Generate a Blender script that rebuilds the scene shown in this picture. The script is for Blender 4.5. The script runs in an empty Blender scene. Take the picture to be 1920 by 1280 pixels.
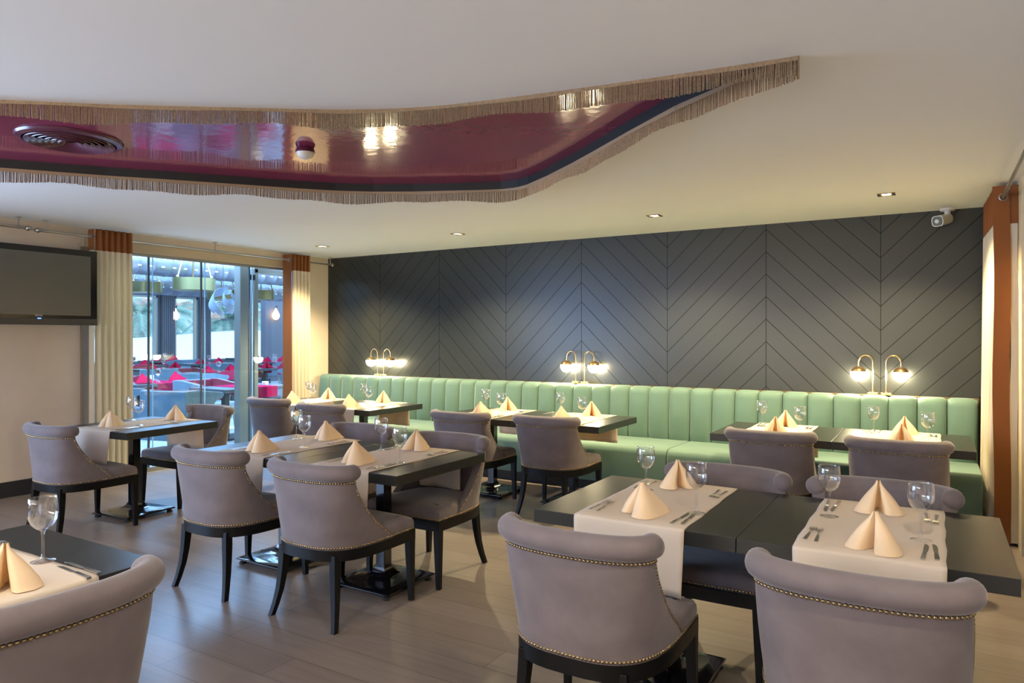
import bpy, bmesh, math, random
from mathutils import Vector, Matrix
random.seed(7)
S = bpy.context.scene
COL = S.collection
R = math.radians
PI = math.pi

# ------------------------------------------------------------------ camera
cam_d = bpy.data.cameras.new('camera')
cam_d.sensor_width = 36.0
cam_d.lens = 1317.0 / 1920.0 * 36.0
cam_d.shift_y = -10.0 / 1920.0
cam_d.clip_start = 0.05
cam_d.clip_end = 1000
cam = bpy.data.objects.new('camera', cam_d)
COL.objects.link(cam)
cam.location = (0, 0, 1.5)
cam.rotation_euler = (R(90), 0, math.atan2(795, 1317))
S.camera = cam

# ------------------------------------------------------------------ world, lights, exposure
S.view_settings.view_transform = 'Standard'
S.view_settings.look = 'None'
S.view_settings.gamma = 1.0
S.view_settings.exposure = 0.3
S.view_settings.use_curve_mapping = False
W = bpy.data.worlds.new('sky')
S.world = W
W.use_nodes = True
wn = W.node_tree
wn.nodes.clear()
wo = wn.nodes.new('ShaderNodeOutputWorld')
wb = wn.nodes.new('ShaderNodeBackground')
wt = wn.nodes.new('ShaderNodeTexCoord')
ws = wn.nodes.new('ShaderNodeSeparateXYZ')
wr = wn.nodes.new('ShaderNodeValToRGB')
wn.links.new(wt.outputs['Generated'], ws.inputs[0])
wn.links.new(ws.outputs['Z'], wr.inputs[0])
wr.color_ramp.elements[0].color = (0.72, 0.88, 0.97, 1)
wr.color_ramp.elements[1].color = (0.25, 0.50, 0.95, 1)
wr.color_ramp.elements[1].position = 0.7
wn.links.new(wr.outputs[0], wb.inputs['Color'])
wb.inputs['Strength'].default_value = 1.7
wn.links.new(wb.outputs[0], wo.inputs['Surface'])


def area(name, loc, rot, sx, sy, power, col):
    d = bpy.data.lights.new(name, 'AREA')
    d.shape = 'RECTANGLE'
    d.size, d.size_y = sx, sy
    d.energy = power
    d.color = col
    o = bpy.data.objects.new(name, d)
    COL.objects.link(o)
    o.location = loc
    o.rotation_euler = rot
    return o


sun_d = bpy.data.lights.new('sun', 'SUN')
sun_d.energy = 5.5
sun_d.angle = R(2)
sun_d.color = (1.0, 0.95, 0.88)
sun = bpy.data.objects.new('sun', sun_d)
COL.objects.link(sun)
sun.rotation_euler = (R(-12), R(38), 0)

DAY = (0.38, 0.63, 1.0)
# daylight standing in the window beside the camera
area('daylight_side_window', (-7.36, -0.9, 1.35), (0, R(-108), 0), 2.0, 4.2, 330, (0.42, 0.62, 1.0))
area('added_rear_fill', (-3.2, -4.9, 1.5), (R(155), 0, 0), 5.2, 2.0, 400, (1.0, 0.93, 0.86))  # added fill, no window in that wall; tilted up to brighten the ceiling
# daylight falling through the terrace's glazed roof
area('daylight_terrace_roof', (-10.2, 7.0, 3.12), (0, 0, 0), 4.2, 9.0, 1150, DAY)
area('daylight_terrace_far_roof', (-17.2, 13.0, 3.12), (0, 0, 0), 6.0, 12.0, 900, DAY)
WARM = (1.0, 0.80, 0.44)
SPOTS = [(-0.33, 6.16), (-2.20, 6.16), (-4.40, 6.16), (-6.43, 6.16)]
SPOTS_NEAR = [(0.05, 1.25), (-2.10, 0.35), (-4.25, -0.75), (-6.3, -1.5), (-1.0, -1.5)]


def spot(x, y, power, col=WARM, size=R(128), tilt=(0, 0)):
    d = bpy.data.lights.new('downlight_beam', 'SPOT')
    d.energy = power
    d.color = col
    d.spot_size = size
    d.spot_blend = 0.6
    d.shadow_soft_size = 0.035
    o = bpy.data.objects.new('downlight_beam', d)
    COL.objects.link(o)
    o.location = (x, y, 2.57)
    o.rotation_euler = (tilt[0], tilt[1], 0)
    return o


for x, y in SPOTS:
    spot(x, y, 290)
for x, y in SPOTS_NEAR:
    spot(x, y, 66, (1.0, 0.86, 0.66), R(150))


# ------------------------------------------------------------------ materials
def mat(name, col, rough=0.5, metal=0.0, spec=0.5, coat=0.0, sheen=0.0, emit=None, es=0.0, noise=0.0, nscale=8.0,
        bump=0.0, bscale=40.0, stretch=None):
    m = bpy.data.materials.new(name)
    m.use_nodes = True
    nt = m.node_tree
    b = nt.nodes['Principled BSDF']
    b.inputs['Base Color'].default_value = (*col, 1)
    b.inputs['Roughness'].default_value = rough
    b.inputs['Metallic'].default_value = metal
    b.inputs['Specular IOR Level'].default_value = spec
    b.inputs['Coat Weight'].default_value = coat
    b.inputs['Coat Roughness'].default_value = 0.05
    b.inputs['Sheen Weight'].default_value = sheen
    b.inputs['Sheen Roughness'].default_value = 0.4
    if emit:
        b.inputs['Emission Color'].default_value = (*emit, 1)
        b.inputs['Emission Strength'].default_value = es
    tc = nt.nodes.new('ShaderNodeTexCoord')
    mp = nt.nodes.new('ShaderNodeMapping')
    nt.links.new(tc.outputs['Object'], mp.inputs['Vector'])
    if stretch:
        mp.inputs['Scale'].default_value = stretch
    if noise:
        n = nt.nodes.new('ShaderNodeTexNoise')
        n.inputs['Scale'].default_value = nscale
        n.inputs['Detail'].default_value = 4
        nt.links.new(mp.outputs[0], n.inputs['Vector'])
        r = nt.nodes.new('ShaderNodeMapRange')
        r.inputs['From Min'].default_value = 0.3
        r.inputs['From Max'].default_value = 0.7
        r.inputs['To Min'].default_value = 1 - noise
        r.inputs['To Max'].default_value = 1 + noise
        nt.links.new(n.outputs['Fac'], r.inputs['Value'])
        v = nt.nodes.new('ShaderNodeVectorMath')
        v.operation = 'SCALE'
        v.inputs[0].default_value = col
        nt.links.new(r.outputs[0], v.inputs['Scale'])
        nt.links.new(v.outputs[0], b.inputs['Base Color'])
    if bump:
        n = nt.nodes.new('ShaderNodeTexNoise')
        n.inputs['Scale'].default_value = bscale
        n.inputs['Detail'].default_value = 3
        nt.links.new(mp.outputs[0], n.inputs['Vector'])
        bp = nt.nodes.new('ShaderNodeBump')
        bp.inputs['Strength'].default_value = bump
        bp.inputs['Distance'].default_value = 0.01
        nt.links.new(n.outputs['Fac'], bp.inputs['Height'])
        nt.links.new(bp.outputs[0], b.inputs['Normal'])
    return m


def mth(nt, op, a, b=None, c=None):
    n = nt.nodes.new('ShaderNodeMath')
    n.operation = op
    for i, v in enumerate((a, b, c)):
        if v is None:
            continue
        if isinstance(v, (int, float)):
            n.inputs[i].default_value = v
        else:
            nt.links.new(v, n.inputs[i])
    return n.outputs[0]


def glass_mat(name, tint, reflect=1.0, rough=0.0, power=5.0, base=0.04):
    """thin glass: clear straight through, mirror like at grazing angles"""
    m = bpy.data.materials.new(name)
    m.use_nodes = True
    nt = m.node_tree
    nt.nodes.clear()
    o = nt.nodes.new('ShaderNodeOutputMaterial')
    t = nt.nodes.new('ShaderNodeBsdfTransparent')
    t.inputs[0].default_value = (*tint, 1)
    g = nt.nodes.new('ShaderNodeBsdfGlossy')
    g.inputs['Roughness'].default_value = rough
    g.inputs['Color'].default_value = (reflect, reflect, reflect, 1)
    lw = nt.nodes.new('ShaderNodeLayerWeight')
    lw.inputs['Blend'].default_value = 0.5
    mx = mth(nt, 'ADD', base, mth(nt, 'MULTIPLY', 0.93 - base, mth(nt, 'POWER', lw.outputs['Facing'], power)))
    mix = nt.nodes.new('ShaderNodeMixShader')
    nt.links.new(mx, mix.inputs[0])
    nt.links.new(t.outputs[0], mix.inputs[1])
    nt.links.new(g.outputs[0], mix.inputs[2])
    nt.links.new(mix.outputs[0], o.inputs[0])
    return m


def cloth_mat(name, col, trans=0.35):
    m = bpy.data.materials.new(name)
    m.use_nodes = True
    nt = m.node_tree
    nt.nodes.clear()
    o = nt.nodes.new('ShaderNodeOutputMaterial')
    d = nt.nodes.new('ShaderNodeBsdfDiffuse')
    t = nt.nodes.new('ShaderNodeBsdfTranslucent')
    d.inputs[0].default_value = (*col, 1)
    t.inputs[0].default_value = (col[0], col[1] * 0.86, col[2] * 0.55, 1)
    mix = nt.nodes.new('ShaderNodeMixShader')
    mix.inputs[0].default_value = trans
    tc = nt.nodes.new('ShaderNodeTexCoord')
    n = nt.nodes.new('ShaderNodeTexNoise')
    n.inputs['Scale'].default_value = 14
    n.inputs['Detail'].default_value = 3
    bp = nt.nodes.new('ShaderNodeBump')
    bp.inputs['Strength'].default_value = 0.25
    bp.inputs['Distance'].default_value = 0.01
    nt.links.new(tc.outputs['Object'], n.inputs['Vector'])
    nt.links.new(n.outputs['Fac'], bp.inputs['Height'])
    nt.links.new(bp.outputs[0], d.inputs['Normal'])
    nt.links.new(d.outputs[0], mix.inputs[1])
    nt.links.new(t.outputs[0], mix.inputs[2])
    nt.links.new(mix.outputs[0], o.inputs[0])
    return m


M = {}
M['ceiling'] = mat('white_paint', (0.80, 0.78, 0.73), 0.9, bump=0.03, bscale=2.5)
M['beige'] = mat('beige_plaster', (0.66, 0.56, 0.45), 0.85, noise=0.05, nscale=2.5, bump=0.10, bscale=9)
M['cream_beam'] = mat('cream_beam_paint', (0.50, 0.40, 0.26), 0.6, noise=0.08, nscale=6, stretch=(1, 0.2, 1))
M['jamb'] = mat('taupe_jamb_paint', (0.22, 0.17, 0.13), 0.5, noise=0.05)
M['black_skirting'] = mat('black_skirting', (0.018, 0.019, 0.022), 0.45)
M['black_gloss'] = mat('black_gloss', (0.006, 0.006, 0.008), 0.15)
M['purple'] = mat('plum_stretch_ceiling', (0.25, 0.030, 0.075), 0.09, spec=0.9, bump=0.12, bscale=9.0,
                  stretch=(1.0, 1.0, 1))
M['fringe'] = mat('gold_bead_fringe', (0.31, 0.22, 0.135), 0.42, metal=0.35, noise=0.25, nscale=90)
M['tape'] = mat('fringe_tape', (0.34, 0.24, 0.14), 0.6)
M['purple_paint'] = mat('plum_metal_paint', (0.10, 0.02, 0.05), 0.22, spec=0.8)
M['white_plastic'] = mat('white_plastic', (0.72, 0.68, 0.62), 0.35)
M['dark_plastic'] = mat('dark_plastic', (0.03, 0.03, 0.032), 0.3)
M['velvet'] = mat('mauve_grey_velvet', (0.168, 0.142, 0.147), 0.85, spec=0.2, sheen=0.35, noise=0.13, nscale=8, bump=0.06,
                  bscale=160)
M['blackwood'] = mat('black_stained_wood', (0.006, 0.006, 0.006), 0.38, spec=0.2)
M['nail'] = mat('antique_brass_nail', (0.34, 0.25, 0.13), 0.25, metal=0.9)
M['tabletop'] = mat('black_tabletop_laminate', (0.020, 0.021, 0.019), 0.30, spec=0.55, noise=0.12, nscale=30,
                    stretch=(0.1, 1, 1))
M['pedestal'] = mat('glossy_black_enamel', (0.006, 0.006, 0.008), 0.12, coat=0.4)
M['rubber'] = mat('black_rubber', (0.012, 0.012, 0.012), 0.6)
M['runner'] = cloth_mat('cream_linen', (0.86, 0.77, 0.66), 0.30)
M['napkin'] = cloth_mat('peach_napkin_cotton', (0.97, 0.77, 0.52), 0.18)
M['steel'] = mat('polished_steel', (0.66, 0.64, 0.61), 0.22, metal=1.0)
M['brushed'] = mat('brushed_steel', (0.45, 0.44, 0.42), 0.33, metal=1.0)
M['brass'] = mat('satin_brass', (0.72, 0.55, 0.30), 0.27, metal=1.0)
M['cap'] = mat('bronze_cap', (0.22, 0.15, 0.08), 0.4, metal=0.8)
M['opal'] = mat('lit_opal_glass', (0.9, 0.85, 0.75), 0.3, emit=(1.0, 0.82, 0.50), es=95)
M['green'] = mat('sage_green_velvet', (0.122, 0.208, 0.172), 0.62, spec=0.3, sheen=0.25, noise=0.05, nscale=4, bump=0.03,
                 bscale=60)
M['piping'] = mat('dark_green_piping', (0.05, 0.10, 0.075), 0.6)
M['ledge'] = mat('brown_ledge', (0.14, 0.11, 0.06), 0.45)
M['curtain'] = cloth_mat('cream_curtain', (0.80, 0.73, 0.61), 0.3)
M['terracotta'] = cloth_mat('terracotta_curtain', (0.27, 0.105, 0.042), 0.12)
M['glass'] = glass_mat('window_glass', (0.88, 0.95, 1.0), 0.9)
M['wineglass'] = glass_mat('clear_wine_glass', (0.975, 0.98, 0.985), 1.0, 0.01, 2.3, 0.07)
M['lens'] = mat('downlight_lens', (1, 0.95, 0.85), 0.3, emit=(1, 0.9, 0.7), es=14)
M['lampbody'] = mat('downlight_reflector', (0.55, 0.42, 0.22), 0.25, metal=0.9)
M['alu'] = mat('anodised_aluminium', (0.36, 0.35, 0.31), 0.35, metal=0.55)
M['alu_blue'] = mat('dark_window_seal', (0.05, 0.07, 0.10), 0.4)
M['screen'] = mat('tv_screen', (0.060, 0.062, 0.056), 0.28, spec=1.0)
M['led'] = mat('blue_led', (0.05, 0.1, 1), 0.4, emit=(0.05, 0.15, 1.0), es=6)
M['logo'] = mat('silver_logo', (0.5, 0.5, 0.48), 0.4)
M['tag'] = mat('grey_fabric_tag', (0.10, 0.10, 0.08), 0.7)


def wall_panel_mat():
    m = mat('charcoal_chevron_panel', (0.024, 0.028, 0.028), 0.30, spec=0.6, bump=0.02, bscale=1.2)
    nt = m.node_tree
    b = nt.nodes['Principled BSDF']
    g = nt.nodes.new('ShaderNodeNewGeometry')
    sp = nt.nodes.new('ShaderNodeSeparateXYZ')
    nt.links.new(g.outputs['Position'], sp.inputs[0])
    x, z = sp.outputs['X'], sp.outputs['Z']
    # vertical joints every metre, chevron grooves at 45 degrees between them
    a = mth(nt, 'ADD', x, 5.43 + 60 * 1.0)
    tri = mth(nt, 'PINGPONG', a, 1.0)
    s = mth(nt, 'ADD', mth(nt, 'ADD', z, tri), -2.33 + 0.2205 * 40)
    d1 = mth(nt, 'MULTIPLY', mth(nt, 'PINGPONG', s, 0.2205 / 2), 0.7071)
    d2 = mth(nt, 'PINGPONG', a, 0.5)
    d2b = mth(nt, 'SUBTRACT', 0.5, mth(nt, 'PINGPONG', mth(nt, 'ADD', a, 0.5), 0.5))
    d = mth(nt, 'MINIMUM', d1, d2b)
    mr = nt.nodes.new('ShaderNodeMapRange')
    mr.inputs['From Min'].default_value = 0.0016
    mr.inputs['From Max'].default_value = 0.0036
    nt.links.new(d, mr.inputs['Value'])
    mix = nt.nodes.new('ShaderNodeMix')
    mix.data_type = 'RGBA'
    mix.inputs['A'].default_value = (0.007, 0.008, 0.008, 1)
    mix.inputs['B'].default_value = (0.024, 0.028, 0.028, 1)
    nt.links.new(mth(nt, 'ADD', mth(nt, 'MULTIPLY', mr.outputs[0], 0.45), 0.10), b.inputs['Specular IOR Level'])
    nt.links.new(mr.outputs[0], mix.inputs['Factor'])
    nt.links.new(mix.outputs['Result'], b.inputs['Base Color'])
    bp = nt.nodes.new('ShaderNodeBump')
    bp.inputs['Strength'].default_value = 0.15
    bp.inputs['Distance'].default_value = 0.002
    nt.links.new(mr.outputs[0], bp.inputs['Height'])
    nt.links.new(bp.outputs[0], b.inputs['Normal'])
    return m


def floor_mat(name, ca, cb, pw, pl, rough, seam=0.35):
    m = mat(name, ca, rough, spec=0.45)
    nt = m.node_tree
    b = nt.nodes['Principled BSDF']
    g = nt.nodes.new('ShaderNodeNewGeometry')
    br = nt.nodes.new('ShaderNodeTexBrick')
    br.offset = 0.37
    br.inputs['Scale'].default_value = 1.0
    br.inputs['Brick Width'].default_value = pl
    br.inputs['Row Height'].default_value = pw
    br.inputs['Mortar Size'].default_value = 0.0016
    br.inputs['Mortar Smooth'].default_value = 0.3
    br.inputs['Color1'].default_value = (0, 0, 0, 1)
    br.inputs['Color2'].default_value = (1, 1, 1, 1)
    br.inputs['Mortar'].default_value = (0.5, 0.5, 0.5, 1)
    nt.links.new(g.outputs['Position'], br.inputs['Vector'])
    mp = nt.nodes.new('ShaderNodeMapping')
    mp.inputs['Scale'].default_value = (1.3, 16, 1)
    nt.links.new(g.outputs['Position'], mp.inputs['Vector'])
    n = nt.nodes.new('ShaderNodeTexNoise')
    n.inputs['Scale'].default_value = 1.6
    n.inputs['Detail'].default_value = 6
    n.inputs['Distortion'].default_value = 1.2
    nt.links.new(mp.outputs[0], n.inputs['Vector'])
    f = mth(nt, 'ADD', mth(nt, 'MULTIPLY', br.outputs['Color'], 0.35), mth(nt, 'MULTIPLY', n.outputs['Fac'], 0.75))
    mix = nt.nodes.new('ShaderNodeMix')
    mix.data_type = 'RGBA'
    mix.inputs['A'].default_value = (*ca, 1)
    mix.inputs['B'].default_value = (*cb, 1)
    nt.links.new(f, mix.inputs['Factor'])
    m2 = nt.nodes.new('ShaderNodeMix')
    m2.data_type = 'RGBA'
    m2.inputs['B'].default_value = (ca[0] * seam, ca[1] * seam, ca[2] * seam, 1)
    nt.links.new(br.outputs['Fac'], m2.inputs['Factor'])
    nt.links.new(mix.outputs['Result'], m2.inputs['A'])
    nt.links.new(m2.outputs['Result'], b.inputs['Base Color'])
    bp = nt.nodes.new('ShaderNodeBump')
    bp.inputs['Strength'].default_value = 0.12
    bp.inputs['Distance'].default_value = 0.003
    nt.links.new(n.outputs['Fac'], bp.inputs['Height'])
    nt.links.new(bp.outputs[0], b.inputs['Normal'])
    return m


M['panel'] = wall_panel_mat()
M['floor'] = floor_mat('greyed_oak_planks', (0.125, 0.099, 0.086), (0.25, 0.205, 0.178), 0.19, 1.28, 0.30)


# ------------------------------------------------------------------ mesh helpers
class MB:
    def __init__(s):
        s.v, s.f, s.m = [], [], []

    def add(s, vs, fs, mi=0):
        o = len(s.v)
        s.v += [tuple(v) for v in vs]
        s.f += [tuple(i + o for i in f) for f in fs]
        s.m += [mi] * len(fs)
        return s

    def box(s, x0, x1, y0, y1, z0, z1, mi=0):
        vs = [(x, y, z) for z in (z0, z1) for y in (y0, y1) for x in (x0, x1)]
        return s.add(vs, [(0, 2, 3, 1), (4, 5, 7, 6), (0, 1, 5, 4), (2, 6, 7, 3), (0, 4, 6, 2), (1, 3, 7, 5)], mi)

    def loft(s, rings, closed=True, caps=True, mi=0):
        n = len(rings[0])
        vs = [p for r in rings for p in r]
        fs = []
        for i in range(len(rings) - 1):
            for j in range(n if closed else n - 1):
                a, b = i * n + j, i * n + (j + 1) % n
                fs.append((a, b, b + n, a + n))
        if caps and closed:
            fs.append(tuple(reversed(range(n))))
            fs.append(tuple(range((len(rings) - 1) * n, len(rings) * n)))
        return s.add(vs, fs, mi)

    def lathe(s, prof, cx=0, cy=0, cz=0, n=24, mi=0):
        rings = []
        for r, z in prof:
            r = max(r, 1e-5)
            rings.append([(cx + r * math.cos(2 * PI * k / n), cy + r * math.sin(2 * PI * k / n), cz + z) for k in range(n)])
        return s.loft(rings, True, True, mi)

    def tube(s, pts, r, n=10, mi=0, caps=True):
        pts = [Vector(p) for p in pts]
        rs = r if isinstance(r, (list, tuple)) else [r] * len(pts)
        rings = []
        up = Vector((0, 0, 1))
        prev = None
        for i, p in enumerate(pts):
            t = (pts[min(i + 1, len(pts) - 1)] - pts[max(i - 1, 0)]).normalized()
            if prev is None:
                a = up if abs(t.dot(up)) < 0.95 else Vector((1, 0, 0))
                u = t.cross(a).normalized()
            else:
                u = (prev - t * prev.dot(t)).normalized()
            prev = u
            w = t.cross(u)
            rings.append([tuple(p + (u * math.cos(2 * PI * k / n) + w * math.sin(2 * PI * k / n)) * rs[i]) for k in range(n)])
        return s.loft(rings, True, caps, mi)

    def sphere(s, c, r, n=16, m=10, mi=0, sz=1.0):
        prof = [(r * math.sin(PI * k / m), -r * sz * math.cos(PI * k / m)) for k in range(m + 1)]
        return s.lathe(prof, c[0], c[1], c[2], n, mi)

    def prism(s, poly, z0, z1, mi=0):
        n = len(poly)
        vs = [(x, y, z0) for x, y in poly] + [(x, y, z1) for x, y in poly]
        fs = [(i, (i + 1) % n, n + (i + 1) % n, n + i) for i in range(n)]
        fs += [tuple(reversed(range(n))), tuple(range(n, 2 * n))]
        return s.add(vs, fs, mi)

    def xf(s, mt, start=0):
        for i in range(start, len(s.v)):
            s.v[i] = tuple(mt @ Vector(s.v[i]))
        return s

    def mesh(s, name, mats, smooth=True, angle=35):
        me = bpy.data.meshes.new(name)
        me.from_pydata(s.v, [], s.f)
        for m in (mats if isinstance(mats, (list, tuple)) else [mats]):
            me.materials.append(m)
        for p, k in zip(me.polygons, s.m):
            p.material_index = k
        bm = bmesh.new()
        bm.from_mesh(me)
        bmesh.ops.remove_doubles(bm, verts=bm.verts, dist=1e-6)
        bmesh.ops.recalc_face_normals(bm, faces=bm.faces)
        bm.to_mesh(me)
        bm.free()
        if smooth:
            me.polygons.foreach_set('use_smooth', [True] * len(me.polygons))
            me.set_sharp_from_angle(angle=R(angle))
        return me


def obj(name, mb, mats, parent=None, loc=None, smooth=True, angle=35, bevel=0.0, solid=0.0, subd=0):
    me = mb if isinstance(mb, bpy.types.Mesh) else mb.mesh(name, mats, smooth, angle)
    o = bpy.data.objects.new(name, me)
    COL.objects.link(o)
    if parent:
        o.parent = parent
    if loc:
        o.location = loc
    if solid:
        q = o.modifiers.new('solid', 'SOLIDIFY')
        q.thickness = solid
        q.offset = 0
    if bevel:
        q = o.modifiers.new('bevel', 'BEVEL')
        q.width = bevel
        q.segments = 2
        q.limit_method = 'ANGLE'
        q.angle_limit = R(40)
    if subd:
        q = o.modifiers.new('subd', 'SUBSURF')
        q.levels = q.render_levels = subd
    return o


def tag(o, label, cat, group=None, kind=None):
    o['label'] = label
    o['category'] = cat
    if group:
        o['group'] = group
    if kind:
        o['kind'] = kind
    return o


def thing(name, label, cat, loc=(0, 0, 0), rz=0, group=None):
    o = bpy.data.objects.new(name, None)
    COL.objects.link(o)
    o.empty_display_size = 0.1
    o.location = loc
    o.rotation_euler = (0, 0, rz)
    return tag(o, label, cat, group)


def struct(name, mb, mats, parent=None, label=None, **k):
    o = obj(name, mb, mats, parent, **k)
    if not parent:
        o['kind'] = 'structure'
    if label:
        o['label'] = label
    return o


def kids(o):
    return [c for c in ALLKIDS.get(o.name, [])]


ALLKIDS = {}


def reg(root):
    """remember the children of a prototype so that copies can be made without scanning"""
    for o in COL.objects:
        if o.parent:
            ALLKIDS.setdefault(o.parent.name, [])
            if o not in ALLKIDS[o.parent.name]:
                ALLKIDS[o.parent.name].append(o)
    return root


def dup(root, loc, rz=None, label=None, group=None):
    r = root.copy()
    COL.objects.link(r)
    r.location = loc
    if rz is not None:
        r.rotation_euler = (0, 0, rz)
    if label:
        r['label'] = label
    if group:
        r['group'] = group
    for ch in kids(root):
        c = ch.copy()
        COL.objects.link(c)
        c.parent = r
        for g in kids(ch):
            d = g.copy()
            COL.objects.link(d)
            d.parent = c
    return r


class Placer:
    """first placing moves the prototype itself, later ones copy it"""

    def __init__(s, root, group=None):
        s.root, s.used, s.group = reg(root), False, group

    def put(s, loc, rz, label, group=None):
        if not s.used:
            s.used = True
            r = s.root
            r.location = loc
            r.rotation_euler = (0, 0, rz)
            r['label'] = label
            if group or s.group:
                r['group'] = group or s.group
            return r
        return dup(s.root, loc, rz, label, group or s.group)


CEIL = 2.6
# ------------------------------------------------------------------ room shell
m = MB()
m.box(-7.4, 0.56, -5, 7.2, -0.1, 0)
struct('floor', m, M['floor'], smooth=False)

RIM_NEAR = [(-6.3, -0.9), (-5.2, 0.25), (-4.4, 1.0), (-3.731, 1.568), (-3.374, 1.862), (-2.974, 2.149), (-2.72, 2.33), (-2.476, 2.496),
            (-2.33, 2.575), (-2.194, 2.638), (-2.02, 2.70), (-1.83, 2.741), (-1.47, 2.807), (-1.17, 2.855), (-0.866, 2.896),
            (-0.463, 2.944)]
RIM_FAR = [(-0.463, 2.95), (-0.579, 2.995), (-0.801, 3.124), (-1.059, 3.278), (-1.408, 3.557), (-1.70, 3.80), (-1.991, 4.037),
           (-2.30, 4.27), (-2.54, 4.43), (-2.66, 4.48), (-2.80, 4.475), (-2.96, 4.41), (-3.133, 4.33), (-3.42, 4.20), (-3.68, 4.046), (-3.90, 3.87),
           (-4.077, 3.67), (-4.446, 3.212), (-4.66, 2.95), (-4.881, 2.694), (-5.247, 2.205), (-5.9, 1.4), (-6.9, 0.2)]
HOLE = RIM_NEAR + RIM_FAR[1:]


def ceiling_mesh():
    bm = bmesh.new()
    outer = [bm.verts.new((x, y, CEIL)) for x, y in [(-7.4, -5), (0.56, -5), (0.56, 7.2), (-7.4, 7.2)]]
    inner = [bm.verts.new((x, y, CEIL)) for x, y in HOLE]
    es = []
    for loop in (outer, inner):
        for i in range(len(loop)):
            es.append(bm.edges.new((loop[i], loop[(i + 1) % len(loop)])))
    bmesh.ops.triangle_fill(bm, use_beauty=True, use_dissolve=False, edges=es)
    me = bpy.data.meshes.new('ceiling')
    bm.to_mesh(me)
    bm.free()
    me.materials.append(M['ceiling'])
    return me


struct('ceiling', ceiling_mesh(), None)
m = MB()
n = len(HOLE)
cxy = (sum(p[0] for p in HOLE) / n, sum(p[1] for p in HOLE) / n)
vs = [(x, y, CEIL) for x, y in HOLE] + [(x, y, CEIL + 0.062) for x, y in HOLE]
m.add(vs, [(i, (i + 1) % n, n + (i + 1) % n, n + i) for i in range(n)])
struct('trim_2', m, M['rubber'], label='black upstand round the recess in the ceiling', smooth=False)
m = MB()
m.add([(-7.4, -2, CEIL + 0.06), (0.3, -2, CEIL + 0.06), (0.3, 5.2, CEIL + 0.06), (-7.4, 5.2, CEIL + 0.06)], [(0, 3, 2, 1)])
struct('ceiling', m, M['purple'], label='glossy plum stretch ceiling inside the recess', smooth=False)

m = MB()
m.box(-7.55, 0.7, 7.2, 7.35, 0, 2.9)
struct('wall_back', m, M['panel'], smooth=False)
m = MB()   # left wall with the big glazed opening and a second window behind the camera
m.box(-7.55, -7.4, -5, -3.0, 0, 2.9)
m.box(-7.55, -7.4, -3.0, 1.2, 0, 0.35)
m.box(-7.55, -7.4, -3.0, 1.2, 2.35, 2.9)
m.box(-7.55, -7.4, 1.2, 3.84, 0, 2.9)
m.box(-7.55, -7.4, 3.84, 6.85, 2.52, 2.9)
m.box(-7.55, -7.4, 6.85, 7.2, 0, 2.9)
struct('wall_left', m, M['beige'], smooth=False)
m = MB()
m.box(0.56, 0.7, -5, 7.2, 0, 2.9)
struct('wall_right', m, M['beige'], smooth=False)
m = MB()
m.box(-7.55, 0.7, -5.15, -5, 0, 2.9)
struct('wall_rear', m, M['beige'], smooth=False)
m = MB()
m.box(-7.4, -7.385, -5, 3.84, 0, 0.145)
struct('baseboard_left', m, M['black_skirting'], smooth=False, bevel=0.003)
m = MB()
m.box(0.545, 0.56, -5, 6.5, 0, 0.145)
struct('baseboard_right', m, M['black_skirting'], smooth=False, bevel=0.003)
m = MB()
m.box(-7.5, -7.38, 3.84, 6.85, 2.405, 2.5)
m.box(-7.5, -7.392, 3.84, 6.85, 2.5, 2.525)
struct('trim_1', m, M['cream_beam'], label='cream beam above the glass wall', smooth=False, bevel=0.004)
m = MB()
m.box(-7.5, -7.36, 3.82, 3.875, 0, 2.405)
m.box(-7.5, -7.41, 3.875, 3.92, 0, 2.405)
struct('trim_3', m, M['jamb'], label='taupe jamb at the left end of the glass wall', smooth=False, bevel=0.003)
m = MB()
m.box(0.5, 0.56, 5.9, 6.6, 0.0, 2.6)
struct('trim_4', m, mat('pale_frame_paint', (0.62, 0.54, 0.38), 0.6), label='pale frame beside the right curtain', smooth=False)

# the glass wall
m = MB()
m.box(-7.49, -7.43, 3.9, 6.82, 2.375, 2.405)
m.box(-7.49, -7.43, 3.9, 6.82, 0.0, 0.05)
win = struct('window_1', m, M['alu'], label='folding glass wall to the terrace', smooth=False)
ys = [3.92, 4.575, 5.225, 5.905, 6.55]
for a, b in zip(ys[:-1], ys[1:]):
    m = MB()
    m.box(-7.463, -7.457, a + 0.012, b - 0.004, 0.05, 2.375)
    obj('pane', m, M['glass'], win, smooth=False)
for k, y in enumerate(ys[1:]):
    m = MB()
    m.box(-7.468, -7.452, y - 0.009, y + 0.009, 0.05, 2.375)
    obj('seal', m, M['alu_blue'], win, smooth=False)
    m = MB()
    m.box(-7.466, -7.454, y + 0.045, y + 0.052, 0.05, 2.375)
    obj('glass_edge', m, mat('bright_glass_edge', (0.35, 0.62, 0.85), 0.25) if k == 0 else bpy.data.materials['bright_glass_edge'],
        win, smooth=False)


# ------------------------------------------------------------------ recess fringe
def resample(pts, step):
    pts = [Vector(p) for p in pts]
    L = [0]
    for a, b in zip(pts[:-1], pts[1:]):
        L.append(L[-1] + (b - a).length)
    n = max(2, int(L[-1] / step))
    out = []
    j = 0
    for k in range(n + 1):
        t = L[-1] * k / n
        while j < len(pts) - 2 and L[j + 1] < t:
            j += 1
        f = (t - L[j]) / max(1e-9, L[j + 1] - L[j])
        out.append(pts[j].lerp(pts[j + 1], f))
    return out


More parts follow.
